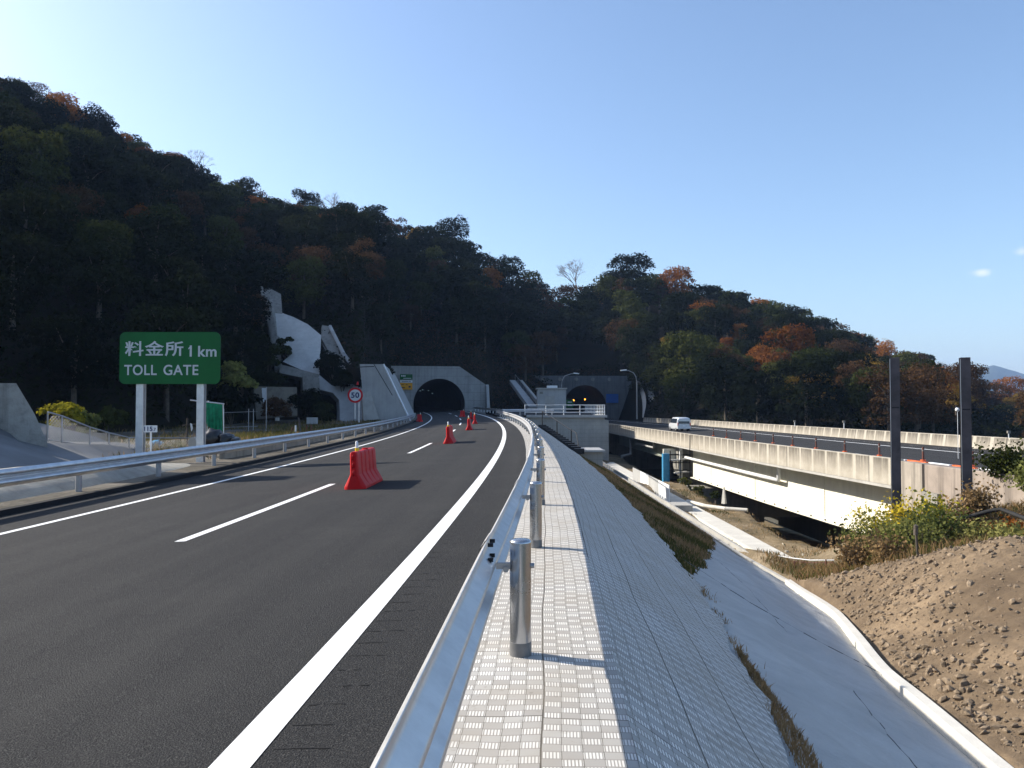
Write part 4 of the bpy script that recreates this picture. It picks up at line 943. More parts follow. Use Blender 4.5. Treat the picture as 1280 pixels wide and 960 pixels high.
# ---------------------------------------------------------------- left side: mound, abutment wall, fence, net
b=MB(); P=[]
for i in range(15):
    t=i/14; px=-140+t*285; top=float(np.interp(px,[-140,0,25,60,90,140,150],[512,541,551,553,560,574,577])); D=21+t*7
    A_=at(px,top,D+2); base=RP(D-3.5,-9.65,RP(D,-9).z-.25)
    Bk=A_+Vector((0,6,-.3)); R=[]
    for q in lin(0,1,8):
        p=base.lerp(A_,q); p.z+=math.sin(q*math.pi)*-.1; p.x=A_.x+(base.x-A_.x)*(1-q); R.append(p)
    R.append(Bk); P.append(R)
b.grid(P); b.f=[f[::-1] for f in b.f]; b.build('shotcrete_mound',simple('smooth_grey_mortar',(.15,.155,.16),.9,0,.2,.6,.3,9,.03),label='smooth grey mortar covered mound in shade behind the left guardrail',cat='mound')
b=MB(); b.slab([at(-150,478,27),at(20,479,27),at(44,518,27),at(60,553,27),at(62,575,27),at(-150,575,27)],(-1.1,1.3,0)); b.slab([(-40,25.8,-1),(-18.3,25.8,-1),(-18.3,25.8,5.5),(-20,25.8,8.5),(-40,25.8,8.5)],(0,1.1,0)); aw=b.build('abutment_and_shade_wall',mk_conc('stained_grey_abutment',(.36,.345,.31),.75,3.2,.5,bump=1),label='tall stained grey concrete block with sloped end at the left edge, plus an added unseen wall shading the mound',cat='wall')  # second slab: unseen wall added to throw shade on the mound
fn=empty('chain_fence',at(120,560,31),'chain link fence sloping down from the grey concrete block','fence')
fp=[(60,515,28.5),(78,520,29),(113,534,30.5),(137,541,32),(162,547,33),(200,547.5,34.5),(240,547.5,36)]
def base_z(D): return -.35
b=MB(); tops=[at(*p) for p in fp]
b.tube(tops,.03,6); 
for q,h in zip(tops,(1,1,1,1,1,1,1)): pass
b.tube([Vector((p.x,p.y,p.z*.5+(-.5)*.5)) for p in tops],.018,5); b.build('rails',M['galv_old'],fn)
for p in tops: b=MB(); b.tube([Vector((p.x,p.y,-.8)),p],.032,6); b.build('fence_post',M['galv_old'],fn)
b=MB()
Lx=[0]; 
for p,q in zip(tops,tops[1:]): Lx.append(Lx[-1]+math.hypot(q.x-p.x,q.y-p.y))
def fpt(l,z): 
    return Vector((float(np.interp(l,Lx,[p.x for p in tops])),float(np.interp(l,Lx,[p.y for p in tops])),z))
ztop=lambda l:float(np.interp(l,Lx,[p.z for p in tops]))
for k in range(int((Lx[-1]+2)/.13)):
    l0=-2+k*.13
    for sg_ in (1,-1):
        pts=[]
        for j in range(0,22):
            z=-.6+j*.14; l=l0+j*.14 if sg_>0 else l0+2-j*.14
            if 0<=l<=Lx[-1] and z<ztop(l): pts.append(fpt(l,z))
        if len(pts)>1: b.tube([pts[0],pts[-1]] if abs(pts[0].x-pts[-1].x)<1.2 else pts[::4]+[pts[-1]],.005,3,cap=False)
b.build('wire_mesh',M['galv_old'],fn)
# green net frame with dark bags
gn=empty('net_frame',at(265,545,37),'green mesh sheet hanging on a thin frame right of the toll sign','net')
c0=at(254,501,37); c1=at(279,505,37); b=MB(); P=[]
for i in range(17):
    t=i/16; top=c0.lerp(c1,t); bot=at(258+22*t,530+9.5*t**.6,37); fold=.10*math.sin(t*34)
    P.append([top.lerp(bot,q)+Vector((0,fold*(.3+q),0)) for q in lin(0,1,8)])
b.grid(P); b.build('net_sheet',M['net'],gn)
b=MB(); b.tube([c0+Vector((-.6,0,.03)),c1+Vector((.05,0,.0))],.035,6); b.tube([c1,at(280,548,37)],.03,6); b.tube([c0+Vector((.2,.1,0)),at(259,556,37)],.03,6); b.build('frame',M['galv'],gn)
def lump(b,c,r,seed):
    bm=bmesh.new(); bmesh.ops.create_icosphere(bm,subdivisions=3,radius=1)
    vs=[]
    for v in bm.verts:
        n=1+.35*mnoise.noise(v.co*2+Vector((seed,0,0)))+.12*mnoise.noise(v.co*6+Vector((seed,3,0))); vs.append(Vector(c)+Vector((v.co.x*r[0],v.co.y*r[1],v.co.z*r[2]))*n)
    b.add(vs,[tuple(v.index for v in f.verts) for f in bm.faces],smooth=True); bm.free()
for k,(px,py,rx,rz,lb) in enumerate(((266,548,.55,.42,'black plastic heap lying below the green net, the larger left one'),(283,550,.42,.3,'black plastic heap beside the net frame, the middle one'),(294,552,.3,.2,'smallest black plastic heap, at the right end below the net'))):
    b=MB(); p=at(px,py,35.5); lump(b,p,(rx,.4,rz),k*3.1); b.build('plastic_heap',M['bag'],label=lb,cat='plastic sheet')
for k,(px,py,rx,mt,lb) in enumerate(((196,557,.34,M['blue'],'small blue tarpaulin bundle behind the chain link fence'),(150,562,.9,M['conc_new'],'pale grey sheeting heap on the ground behind the chain link fence'))):
    b=MB(); p=at(px,py,40); lump(b,p,(rx,.4,.2+.06*(1-k)),k*5+2); b.build('tarpaulin',mt,label=lb,cat='tarpaulin')

b=MB(); P=[]
for s_ in frange(29.5,58,2):
    zb_=RP(s_,-10).z; P.append([RP(s_,-10.15,zb_-.2),RP(s_,-10.15,zb_+.42),RP(s_,-10.35,zb_+.42),RP(s_,-10.36,zb_-.2)])
b.grid(P,smooth=False); b.add(P[0],[(0,1,2,3)]); b.build('edge_wall',M['conc_old'],label='low brownish concrete wall running just behind the left guardrail',cat='wall')
b=MB(); p=at(240,565,30.5); b.slab([at(236,590,31),at(236,550,31),at(239,546.5,31),at(243,546,31),at(246,551,31),at(247,590,31)],(0,.5,0)); b.build('concrete_stub',M['conc'],label='rounded concrete stub standing left of the right toll sign post',cat='block')
cr=empty('timber_stake',at(235,548,36),'grey wooden stake with a crossbar and a pale rag by the fence','stake')
b=MB(); p=at(234.5,566,36); q=at(234.5,523,36); b.tube([p,q],.045,6); b.build('upright',M['bark'],cr); b=MB(); b.tube([at(228,532,36),at(246,530,36)],.03,6); b.build('crossbar',M['bark'],cr); b=MB(); b.slab([at(238,529,35.9),at(240,530,35.9),at(241,536,35.9),at(239.5,539,35.9),at(238.5,533,35.9)],(0,.05,0)); b.build('rag',M['white'],cr)
b=MB(); P=[]
for s_ in frange(4,29,1):
    zb_=RP(s_,-10).z-.02; hh=.62*min(1,(29.5-s_)/8); n_=.05*mnoise.noise(Vector((s_*.6,0,1))); P.append([RP(s_,-9.42,zb_-.3),RP(s_,-9.46,zb_+.02+n_),RP(s_,-10.1,zb_+hh*.6+n_),RP(s_,-10.75+n_,zb_+hh),RP(s_,-12.2,zb_+hh*.9),RP(s_,-12.3,zb_-.4)])
b.grid(P); b.f=[f[::-1] for f in b.f]; b.build('concrete_skirt',mk_conc('stained_skirt',(.36,.34,.29),.5,1.3,.3,bump=.8,bd=.04),label='low stained concrete skirt sloping up behind the near left guardrail',cat='retaining slope')
# small stakes and boxes on the left
for k,(px,y0,y1,mt,w_) in enumerate(((357.5,548,538,M['rust'],.03),(360.5,547,538.5,M['rust'],.03),(364,546,534,M['rust'],.04),(370,545,531.5,M['white'],.06),(376.5,544,528,M['hbeam'],.05),(383.5,540,531,M['rust'],.04),(389.3,539,531,M['rust'],.04))):
    b=MB(); p=at(px,y0,55); q=at(px+(2 if k in(2,) else -3 if k==4 else 0),y1-(6 if k==4 else 0),55); b.tube([p,q],w_,5); b.build('marker_stake',mt,label=ORD[k]+' from the left of the thin reddish marker stakes behind the left guardrail',cat='stake',group='marker stakes behind the left guardrail')
b=MB(); p=at(390.5,526,75); b.box(p,(.95,.5,.62)); b.build('equipment_box',M['conc_new'],label='pale grey metal box standing before the dark bushes left of the wing walls',cat='box',bevel=.03)
b=MB(); p=at(347,524,75); b.box(p,(.34,.3,.3)); b.build('equipment_box',M['conc'],label='tiny pale box beside the brown wall left of the bushes',cat='box',bevel=.02)
wf=empty('wire_fence',at(290,540,60),'thin wire fence of slim posts before the dark wood behind the green net','fence')
for px in (280,311,317,333): b=MB(); b.tube([at(px,560,62),at(px,511 if px!=333 else 484,62)],.035,5); b.build('fence_post',M['galv_old'],wf)
for py in (515,533.5): b=MB(); b.tube([at(276,py+1,62),at(311,py-.3,62),at(322,py-.5,62)],.018,4); b.build('wire',M['galv_old'],wf)
# ---------------------------------------------------------------- street lamps
def lamp(px,ytop,ybot,ax,ay,D,lab):
    r=empty('street_lamp',at(px,ybot,D),lab,'street lamp','tall street lamps at the old tunnel'); b=MB(); s=1 if ax>px else -1
    P=[at(px,ybot,D),at(px,ytop+14,D),at(px+s*1.0,ytop+8,D),at(px+s*4,ytop+3,D),at(ax-s*5,ytop+.3,D),at(ax,ytop,D)]; b.tube(P,[.13,.09,.08,.07,.06,.05],8); b.build('pole',M['galv_old'],r)
    b=MB(); p=at(ax+s*1.5,ytop-.2,D); b.box(p,(1.0,.4,.2),ry=.1*s); b.build('lamp_head',M['white'],r,bevel=.05)
lamp(702,467,512,719,466,140,'curved grey street lamp rising behind the small white building'); lamp(796,463,524,781,461.5,132,'curved grey street lamp left of the white curved ribs')
# small instruments on the far parapet and lamps
for px,y0,y1,D,lb in ((1054.5,534,527,62,'small grey instrument box on a thin post above the far parapet'),(1260,548,540,50,'thin grey post above the right end of the far parapet'),(993,531,526.5,75,'tiny white stud post above the middle of the far parapet')):
    r=empty('parapet_post',at(px,y0+2,D),lb,'post'); b=MB(); b.tube([at(px,y0+2,D),at(px,y1,D)],.035,6); b.build('post',M['white'],r); b=MB(); b.box(at(px,y1,D),(.18,.12,.16)); b.build('head',M['conc_old'],r)
# ---------------------------------------------------------------- two steel H posts
for k,(px,yt,D,x_) in enumerate(((1118.5,447,28,0),(1206.5,447,27,0))):
    p=at(px,yt,D); zb_=-3.4; h=p.z-zb_; r=empty('steel_column',(p.x,D,zb_),['left','right'][k]+' one of two tall brown steel H columns standing before the viaduct wall','column','pair of steel H columns')
    b=MB(); c=Vector((p.x,D,zb_+h/2)); ang=-.36 
    R=Matrix.Rotation(ang,3,'Z')
    for dx,dy,sx_,sy_ in ((0,-.15,.30,.018),(0,.15,.30,.018),(0,0,.012,.26)):
        b.box(c+R@Vector((dx,dy,0)),(sx_,sy_,h),rz=ang)
    b.build('h_section',M['hbeam'],r)
    b=MB(); q=c+R@Vector((-.153,-.15,0)); b.box(q+Vector((0,0,.6)),(.012,.03,h-1.3),rz=ang); b.build('bright_edge',M['galv'],r)
    b=MB(); b.box(c+R@Vector((0,-.163,0))+Vector((0,0,h/2-1.75)),(.23,.012,.05),rz=ang); b.build('splice_plate',M['dark'],r)
b=MB(); p=at(1196.5,512,36); b.tube([p+Vector((0,0,-2.2)),p],.012,6); lump(b,p,(.085,.085,.085),2); b.build('round_lamp',M['white'],label='small round white lamp just left of the right steel column',cat='lamp')
# sagging black hose by the wall, wire stake in the weeds
b=MB(); b.tube([at(1188,647,24.5),at(1210,645,24.2),at(1235,638,24),at(1248,636,23.8),at(1262,641,23.3),at(1280,648,22.6)],.06,7); b.build('black_hose',M['rubber'],label='black hose lying along the foot of the wall at the right',cat='hose')
b=MB(); b.tube([at(1144,694,20.5),at(1142,655,20.5)],.035,6); b.tube([at(1142,668,20.4),at(1142.5,656,20.4)],.06,6); b.build('wooden_stake',M['bark'],label='weathered wooden stake standing in the weeds between the steel columns',cat='stake')
# rusty pipes near the drain end
hp=empty('pipe_rail',at(1010,705,28),'low rusty pipe rail and pale pipe by the end of the drain','rail')
for y0,y1,r_,mt in ((703,708,.02,M['rust']),(699,705,.03,M['white'])): b=MB(); b.tube([at(955,y0-8,32),at(985,y0-3,30),at(1010,y1-6,29),at(1040,y1-6,28.5)],r_*.7,6); b.build('pipe',mt,hp)
for px,y in ((991,700),(1030,698)): b=MB(); b.tube([at(px,y,28.3),at(px,y+16,28.3)],.025,6); b.build('stake',M['rust'],hp)
# ---------------------------------------------------------------- van
vx,vy=20.9,100; vz=dz(vy,vx-xn(vy))+.01
van=empty('van',(vx,vy,vz),'white van driving away along the viaduct towards the old tunnel','van',rz=.05); van.scale=(.95,1,.92)
sec=[(-2.2,.35,.95,1.62,.86,.80),(-2.12,.32,1.02,1.80,.88,.72),(-1.0,.30,1.02,1.86,.89,.74),(.6,.30,1.02,1.84,.89,.74),(1.15,.30,1.0,1.72,.88,.70),(1.75,.30,.98,1.15,.86,.74),(2.3,.35,.85,.98,.80,.72)]
b=MB(); P=[]
for y,zb_,zm,zt,wm,wt in sec:
    P.append([Vector(q) for q in ((-wm*.96,y,zb_),(-wm,y,zb_+.25),(-wm,y,zm),(-wt,y,zt-.06),(-wt+.12,y,zt),(wt-.12,y,zt),(wt,y,zt-.06),(wm,y,zm),(wm,y,zb_+.25),(wm*.96,y,zb_))])
b.grid(P,smooth=True); b.add(P[0],[tuple(range(10))]); b.add(P[-1],[tuple(range(10))[::-1]]); body=b.build('body',M['silver'],van,loc=(0,0,0))
b=MB(); b.slab([(-.70,-2.20,1.0),(.70,-2.20,1.0),(.64,-2.16,1.66),(-.64,-2.16,1.66)],(0,-.02,0)); b.build('rear_window',M['glass'],van,loc=(0,0,0))
for sx_ in (-1,1):
    b=MB(); b.slab([(sx_*.885,-1.9,1.08),(sx_*.885,1.2,1.08),(sx_*.78,.9,1.66),(sx_*.78,-1.8,1.66)],(sx_*.012,0,0)); b.build('side_window',M['glass'],van,loc=(0,0,0))
    b=MB(); b.box((sx_*.8,-2.21,.95),(.12,.05,.4)); b.build('tail_lamp',M['red'],van,loc=(0,0,0))
    for y in (-1.4,1.45):
        b=MB(); b.tube([(sx_*.62,y,.31),(sx_*.87,y,.31)],.31,20); wh=b.build('wheel',M['rubber'],van,loc=(0,0,0)); b=MB(); b.tube([(sx_*.86,y,.31),(sx_*.885,y,.31)],.18,14); b.build('rim',M['galv'],wh,loc=(0,0,0))
b=MB(); b.box((0,-2.22,.72),(.36,.03,.16)); b.build('number_plate',M['white'],van,loc=(0,0,0)); b=MB(); b.box((0,-2.2,.42),(1.66,.12,.2)); b.build('bumper',M['silver'],van,loc=(0,0,0),bevel=.03)
# small blue roofed shed glimpsed in the right hand wood
sh=empty('shed',at(1057,496,118),'small shed with a pale blue roof among the trees of the right wood','shed'); p=at(1057,496,118)
b=MB(); b.box(p+Vector((0,1.5,-1.1)),(2.2,2.4,2.0)); b.build('wall',M['hbeam'],sh); b=MB(); b.slab([p+Vector((-1.3,-.3,.15)),p+Vector((1.5,-.3,-.05)),p+Vector((1.5,2.8,.3)),p+Vector((-1.3,2.8,.5))],(0,0,.1)); b.build('roof',M['bluesign'] if 0 else simple('pale_blue_sheet_roof',(.25,.42,.60),.5,0,.1,2),sh)
# ---------------------------------------------------------------- foliage
def leaf_mesh(name,pts,nrm,size,mat,elong=1.3,fold=.25,seed=0):
    r=np.random.default_rng(seed); n=len(pts)
    nr=nrm/np.maximum(1e-6,np.linalg.norm(nrm,axis=1,keepdims=True)); t=r.normal(size=(n,3)); t-=nr*(t*nr).sum(1,keepdims=True); t/=np.maximum(1e-6,np.linalg.norm(t,axis=1,keepdims=True)); bt=np.cross(nr,t)
    s=(size*r.uniform(.55,1.35,n))[:,None]
    V=np.stack([pts-t*s*elong*.5, pts+bt*s*.42+nr*s*fold*.3, pts+t*s*elong*.5, pts-bt*s*.42+nr*s*fold*.3],1).reshape(-1,3)
    me=bpy.data.meshes.new(name); me.vertices.add(4*n); me.vertices.foreach_set('co',V.ravel()); 
    me.loops.add(4*n); me.loops.foreach_set('vertex_index',np.arange(4*n,dtype=np.int32)); me.polygons.add(n); me.polygons.foreach_set('loop_start',np.arange(0,4*n,4,dtype=np.int32)); me.polygons.foreach_set('loop_total',np.full(n,4,dtype=np.int32))
    me.materials.append(mat); me.update(calc_edges=True); return me
def crown_pts(seed,R,H,nl,n,shape='round'):
    """crown centred on the origin, radius R, height H"""
    r=np.random.default_rng(seed); L=[];rad=[]
    for i in range(nl):
        a=r.uniform(0,2*math.pi); q=r.uniform(0,1)**.6; zz=r.uniform(-.36,.34)
        if shape=='cone': lim=max(.15,(0.5-zz)*1.05)
        elif shape=='umbrella': lim=1-abs(zz)*.6
        else: lim=math.sqrt(max(0.05,1-(zz*1.9)**2))
        d=R*.66*q*lim; L.append((d*math.cos(a),d*math.sin(a),zz*H)); rad.append(R*r.uniform(.24,.40)*(.7+.3*lim))
    L=np.array(L); rad=np.array(rad); pr=rad**2/np.sum(rad**2); k=r.choice(nl,n,p=pr); d=r.normal(size=(n,3)); d/=np.linalg.norm(d,axis=1,keepdims=True); d[:,2]=np.where(d[:,2]<-.3,-d[:,2]*.6,d[:,2])
    bumpf=1+.22*np.sin(d[:,0]*5+k)*np.cos(d[:,1]*6+k*2)+.12*np.sin(d[:,2]*11+k)
    P=L[k]+d*(rad[k]*bumpf*r.uniform(.72,1.06,n))[:,None]*np.array([1,1,.8])
    dd=np.linalg.norm(P[:,None,:]-L[None],axis=2)/rad[None]; deep=(dd<.72).sum(1); keep=(deep==0)|(r.random(n)<.18)
    P=P[keep]; N=d[keep]+r.normal(size=(keep.sum(),3))*.55+np.array([0,0,.25]); return P,N,L
def trunk_mb(b,H,R,lobes,seed,r0=.22,lean=0):
    rd=random.Random(seed); top=Vector((lean,0,H*.72)); b.tube([Vector((0,0,-1.5)),Vector((lean*.2,0,H*.25)),Vector((lean*.6,.1,H*.5)),top],[r0*1.25,r0,r0*.75,r0*.35],7)
    for l in lobes[:7]:
        t=rd.uniform(.3,.65); s=Vector((lean*t,0,H*t)); e=Vector(l)+Vector((0,0,H*.62)); m=s.lerp(e,.5)+Vector((0,0,.3)); b.tube([s,m,e],[r0*.45,r0*.3,r0*.12],5,cap=False)
KIND={ # material, crown radius, crown height, tree height, lobes, leaves, leaf size, shape
 'dark':('lf_dark',4.9,9.2,10.3,46,15000,.29,'round'),'mid':('lf_mid',4.7,8.6,9.9,44,14000,.29,'round'),'conifer':('lf_dark',3.2,11.5,13,40,11000,.27,'cone'),
 'orange':('lf_or',4.4,7.6,9.5,36,10000,.27,'round'),'brown':('lf_br',4.4,7.8,9.5,34,8500,.24,'round'),'yellow':('lf_ye',4.0,6.6,8.5,28,8000,.28,'round')}
proto={}
for kn,(mt,R,Hc,H,nl,n,ls,shp) in KIND.items():
    proto[kn]=[]
    for v in range(3):
        P,N,L=crown_pts(hash(kn)%997 if 0 else (sum(map(ord,kn))*7+v*31),R,Hc,nl,n,shp)
        me=leaf_mesh(kn+'_crown',P+np.array([0,0,H-Hc*.5]),N,ls,M[mt],seed=v)
        b=MB(); trunk_mb(b,H,R,[tuple(l) for l in L],v+5,.24); tmp=b.build('trunk',M['bark'],loc=(0,0,0)); tm=tmp.data; bpy.data.objects.remove(tmp)
        proto[kn].append((me,tm))
def twig_tree_mesh(seed,H,mat,n0=5):
    rd=random.Random(seed); b=MB()
    def br(p,d,L,r,dep):
        q=p+d*L; b.tube([p,p.lerp(q,.5)+Vector((rd.uniform(-1,1),rd.uniform(-1,1),0))*L*.05,q],[r,r*.8,r*.6],4 if dep<3 else 3,cap=False)
        if dep>=5: return
        for k in range(3 if dep<4 else 4):
            dd=(d+Vector((rd.gauss(0,.5),rd.gauss(0,.5),rd.gauss(.12,.25)))).normalized(); br(q,dd,L*rd.uniform(.6,.82),max(r*.6,.018),dep+1)
    br(Vector((0,0,-1)),Vector((0,0,1)),H*.34,.2,0)
    o=b.build('twigs',mat,loc=(0,0,0)); me=o.data; bpy.data.objects.remove(o); return me
bare=[twig_tree_mesh(k,10,M['twig']) for k in range(2)]
def tree(x,y,z,kn,label,scale=1,v=0,rz=0,group=None,sz=1):
    r=bpy.data.objects.new('tree' if kn!='conifer' else 'conifer',None); C.objects.link(r); r.location=(x,y,z); r.rotation_euler=(0,0,rz); r.scale=(scale,scale,scale*sz); tag(r,label,'tree',group)
    if kn=='bare':
        o=bpy.data.objects.new('branches',bare[v%2]); C.objects.link(o); o.parent=r; return r
    me,tm=proto[kn][v%3]
    for nm,m_ in (('crown',me),('trunk',tm)):
        o=bpy.data.objects.new(nm,m_); C.objects.link(o); o.parent=r
    return r
# individually placed trees: pixel of the crown centre, apparent crown width in pixels, kind, label
taken=[]; feats=[]
def feature(px,py,wpx,kn,label,group=None,Dmin=60,v=0,sz=1):
    u=(px-640)/1000; R0=KIND[kn][1] if kn!='bare' else 3.2; Hh=KIND[kn][3] if kn!='bare' else 10; Hc=KIND[kn][2] if kn!='bare' else 7
    best=None
    for D in np.arange(Dmin,300,1.5):
        sc=wpx/1000*D/(2*R0); g=hill(u*D,D)[0]; zc=EYE+(510-py)/1000*D
        if sc<.5 or g<-5.5: continue
        e=abs(zc-(g+(Hh-Hc*.5)*sc*sz))
        if best is None or e<best[0]: best=(e,D,sc,g,zc)
    e,D,sc,g,zc=best; z=zc-(Hh-Hc*.5)*sc*sz
    taken.append((u*D,D,R0*sc*.75)); feats.append((px,py,wpx/2,D)); tree(u*D,D,min(z,g+.6) if e>3 else z,kn,label,sc,v,px*.37,group,sz)
F=feature
F(862,452,92,'mid','large rounded green tree lit from the left beside the old tunnel ribs',v=0,Dmin=110); F(855,492,60,'mid','lower green clump below the large rounded tree by the ribs',v=1,Dmin=108)
F(812,395,62,'mid','green tree left of the large rounded tree, higher on the slope',v=2); F(790,345,74,'dark','tallest round evergreen on the ridge left of the orange ridge tree',v=0,sz=.85); F(768,356,44,'dark','round evergreen touching the left of the tallest ridge evergreen',v=1); F(812,362,46,'mid','green tree between the tallest ridge evergreen and the orange ridge tree',v=2); F(808,412,50,'dark','dark evergreen on the slope straight above the old tunnel ribs',v=1); F(780,420,54,'brown','brown tree on the dark slope above the old portal',v=2); F(845,357,58,'orange','orange tree on the ridge right of the tall round evergreen',v=0)
F(825,368,40,'brown','brown tree just below the orange ridge tree',v=1); F(990,440,82,'orange','big orange tree standing out in the middle of the right wood',v=1); F(955,450,46,'orange','smaller orange tree touching the left of the big orange tree',v=2); F(975,475,56,'mid','green tree directly below the big orange tree',v=1)
F(925,418,32,'orange','small orange tree above and left of the big orange tree',v=0); F(908,432,26,'orange','tiny orange patch tree left of the small orange one',v=1); F(1102,442,48,'orange','orange tree at the ridge above the left steel column',v=2); F(1195,495,46,'yellow','yellow ochre tree between the steel columns near the right one',v=0,Dmin=80)
F(1262,492,52,'orange','orange tree at the far right edge of the wood',v=1,Dmin=90); F(1272,508,44,'yellow','yellow green tree below the orange tree at the right edge',v=2,Dmin=80); F(1240,497,48,'brown','brown tree between the yellow tree and the right edge',v=0,Dmin=90)
F(1150,460,46,'brown','brown tree right of the left steel column on the ridge',v=2); F(1180,468,40,'brown','rusty tree at the ridge between the steel columns',v=1); F(1135,470,44,'brown','reddish brown tree behind the left steel column',v=0)
F(176,278,50,'orange','orange tree alone in the shaded left hillside',v=2); F(145,272,26,'dark','small pale topped tree left of the lone orange tree',v=1); F(285,275,36,'mid','lit green tree right of the lone orange tree on the left hillside',v=0)
F(75,140,62,'orange','orange tree near the skyline at the far left',v=0); F(95,148,40,'brown','brown tree right of the skyline orange tree',v=1); F(35,118,46,'brown','reddish tree at the left end of the skyline',v=2); F(213,190,38,'orange','red orange tree on the left skyline before the bare tree',v=1); F(210,203,26,'yellow','yellow tree just below the red orange skyline tree',v=0)
F(244,187,34,'bare','bare grey tree on the left skyline',v=0); F(415,253,34,'bare','pinkish bare tree on the skyline above the sprayed slope',v=1); F(432,257,26,'orange','thin orange tree beside the pinkish bare tree on the skyline',v=2); F(722,340,40,'bare','bare tree on the low saddle of the skyline',v=1); F(440,262,22,'brown','small brown tree on the skyline',v=1)
F(518,268,26,'yellow','yellowish tree on the middle skyline',v=1); F(565,293,50,'dark','open crowned evergreen on the skyline with sky showing through',v=1); F(380,240,46,'dark','round evergreen on the skyline above the net covered rock',v=2); F(679,331,22,'dark','small round evergreen on the low skyline saddle',v=0)
F(748,372,24,'orange','small orange tree in the dark wood above the old tunnel',v=0); F(1045,500,30,'mid','low green bush like tree left of the blue roofed shed',v=2,Dmin=100)
F(80,520,50,'yellow','low yellow leaved tree behind the chain link fence',v=1,Dmin=40,sz=.7) if 0 else None
# the rest of the wood
pts=[]; rd=random.Random(11)
def ok(x,y,rmin):
    for a,b_,c_ in taken:
        if (a-x)**2+(b_-y)**2<max(rmin,c_)**2: return False
    return True
cand=[]
for i in range(9000):
    u=rd.uniform(-.72,.72); D=math.sqrt(rd.uniform(50**2,300**2)); x=u*D; z,rf,rr=hill(x,D); r=math.hypot(x,D)
    if r<rf+2.5 or r>rr+14: continue
    # clearings: around the sprayed faces, the chute and just above the portals
    px=640+u*1000; py=510-(z+4-EYE)/D*1000
    if D<122 and 322<px<482 and 350<py+10<560: continue
    if r<rf+11 and -.16<u<.145: continue
    t=(r-rf)/(rr-rf); pyc=510-(z+5-EYE)/D*1000; rc=4500/D
    if any(D<fD+2 and math.hypot(px-fx,(pyc-fy))<(fw+rc)*(.48 if u>.16 else .36) for fx,fy,fw,fD in feats): continue
    if not ok(x,D,5.4 if u>.1 else 6.0): continue
    taken.append((x,D,4.2)); cand.append((D,x,z,u,t))
cand.sort()
cnt=0; rest=[]; grp={}
names={'dark':'dark evergreen','mid':'mid green','conifer':'narrow dark conifer','orange':'orange autumn','brown':'brownish autumn','yellow':'ochre autumn'}
def zone(u,t):
    a='left hillside' if u<-.3 else 'sprayed concrete slope' if u<-.17 else 'new tunnel slope' if u<.0 else 'old tunnel slope' if u<.16 else 'right wood' if u<.4 else 'steel columns wood'
    b_='foot of ' if t<.25 else 'middle of ' if t<.7 else 'top of '
    return b_+a
for D,x,z,u,t in cand:
    q=rd.random(); red=mnoise.noise(Vector((x*.02,D*.02,7)))
    if u>.4: kn='brown' if q<.42 else 'orange' if q<.62 else 'yellow' if q<.70 else 'dark' if q<.9 else 'mid'
    elif u>.13: kn='dark' if q<.5 else 'mid' if q<.7 else 'brown' if q<.86 else 'orange' if q<.97 else 'yellow'
    elif t>.75: kn='dark' if q<.66 else 'mid' if q<.76 else 'brown' if q<.955 else 'orange'
    else: kn='dark' if q<.62 else 'conifer' if q<.75 and t<.45 else 'mid' if q<.87 else 'brown' if q<.985 else 'orange'
    sc=rd.uniform(.72,1.12); v=rd.randrange(3); rz=rd.uniform(0,6.28)
    if cnt<255 or (t>.8 and cnt<262):
        zn=zone(u,t); tt=tree(x,D,z-.2,kn,'x',sc,v,rz,names[kn]+' trees at the '+zn,rd.uniform(.9,1.15)); grp.setdefault((names[kn],zn),[]).append((u,tt)); cnt+=1
    else: rest.append((x,D,z,kn,sc,v,rz))
ones='first second third fourth fifth sixth seventh eighth ninth tenth eleventh twelfth thirteenth fourteenth fifteenth sixteenth seventeenth eighteenth nineteenth'.split()
def ordw(n):
    if n<19: return ones[n]
    tn={2:('twentieth','twenty'),3:('thirtieth','thirty'),4:('fortieth','forty'),5:('fiftieth','fifty'),6:('sixtieth','sixty')}[(n+1)//10]; return tn[0] if (n+1)%10==0 else tn[1]+' '+ones[(n+1)%10-1]
for (kn_,zn_),L_ in grp.items():
    L_.sort(key=lambda q:q[0])
    for i_,(u_,tt) in enumerate(L_): tt['label']=(ordw(i_)+' from left of the '+kn_+' trees at '+zn_) if len(L_)>1 else 'only '+kn_+' tree at the '+zn_
for side in range(170):   # trees on the hill outside the picture, they shade the slope
    a=math.radians(rd.uniform(-88,-37)); r=rd.uniform(200,262); x=r*math.sin(a); y=r*math.cos(a); z,rf,rr=hill(x,y); rest.append((x,y,z,'dark',rd.uniform(.9,1.3),rd.randrange(3),rd.uniform(0,6)))
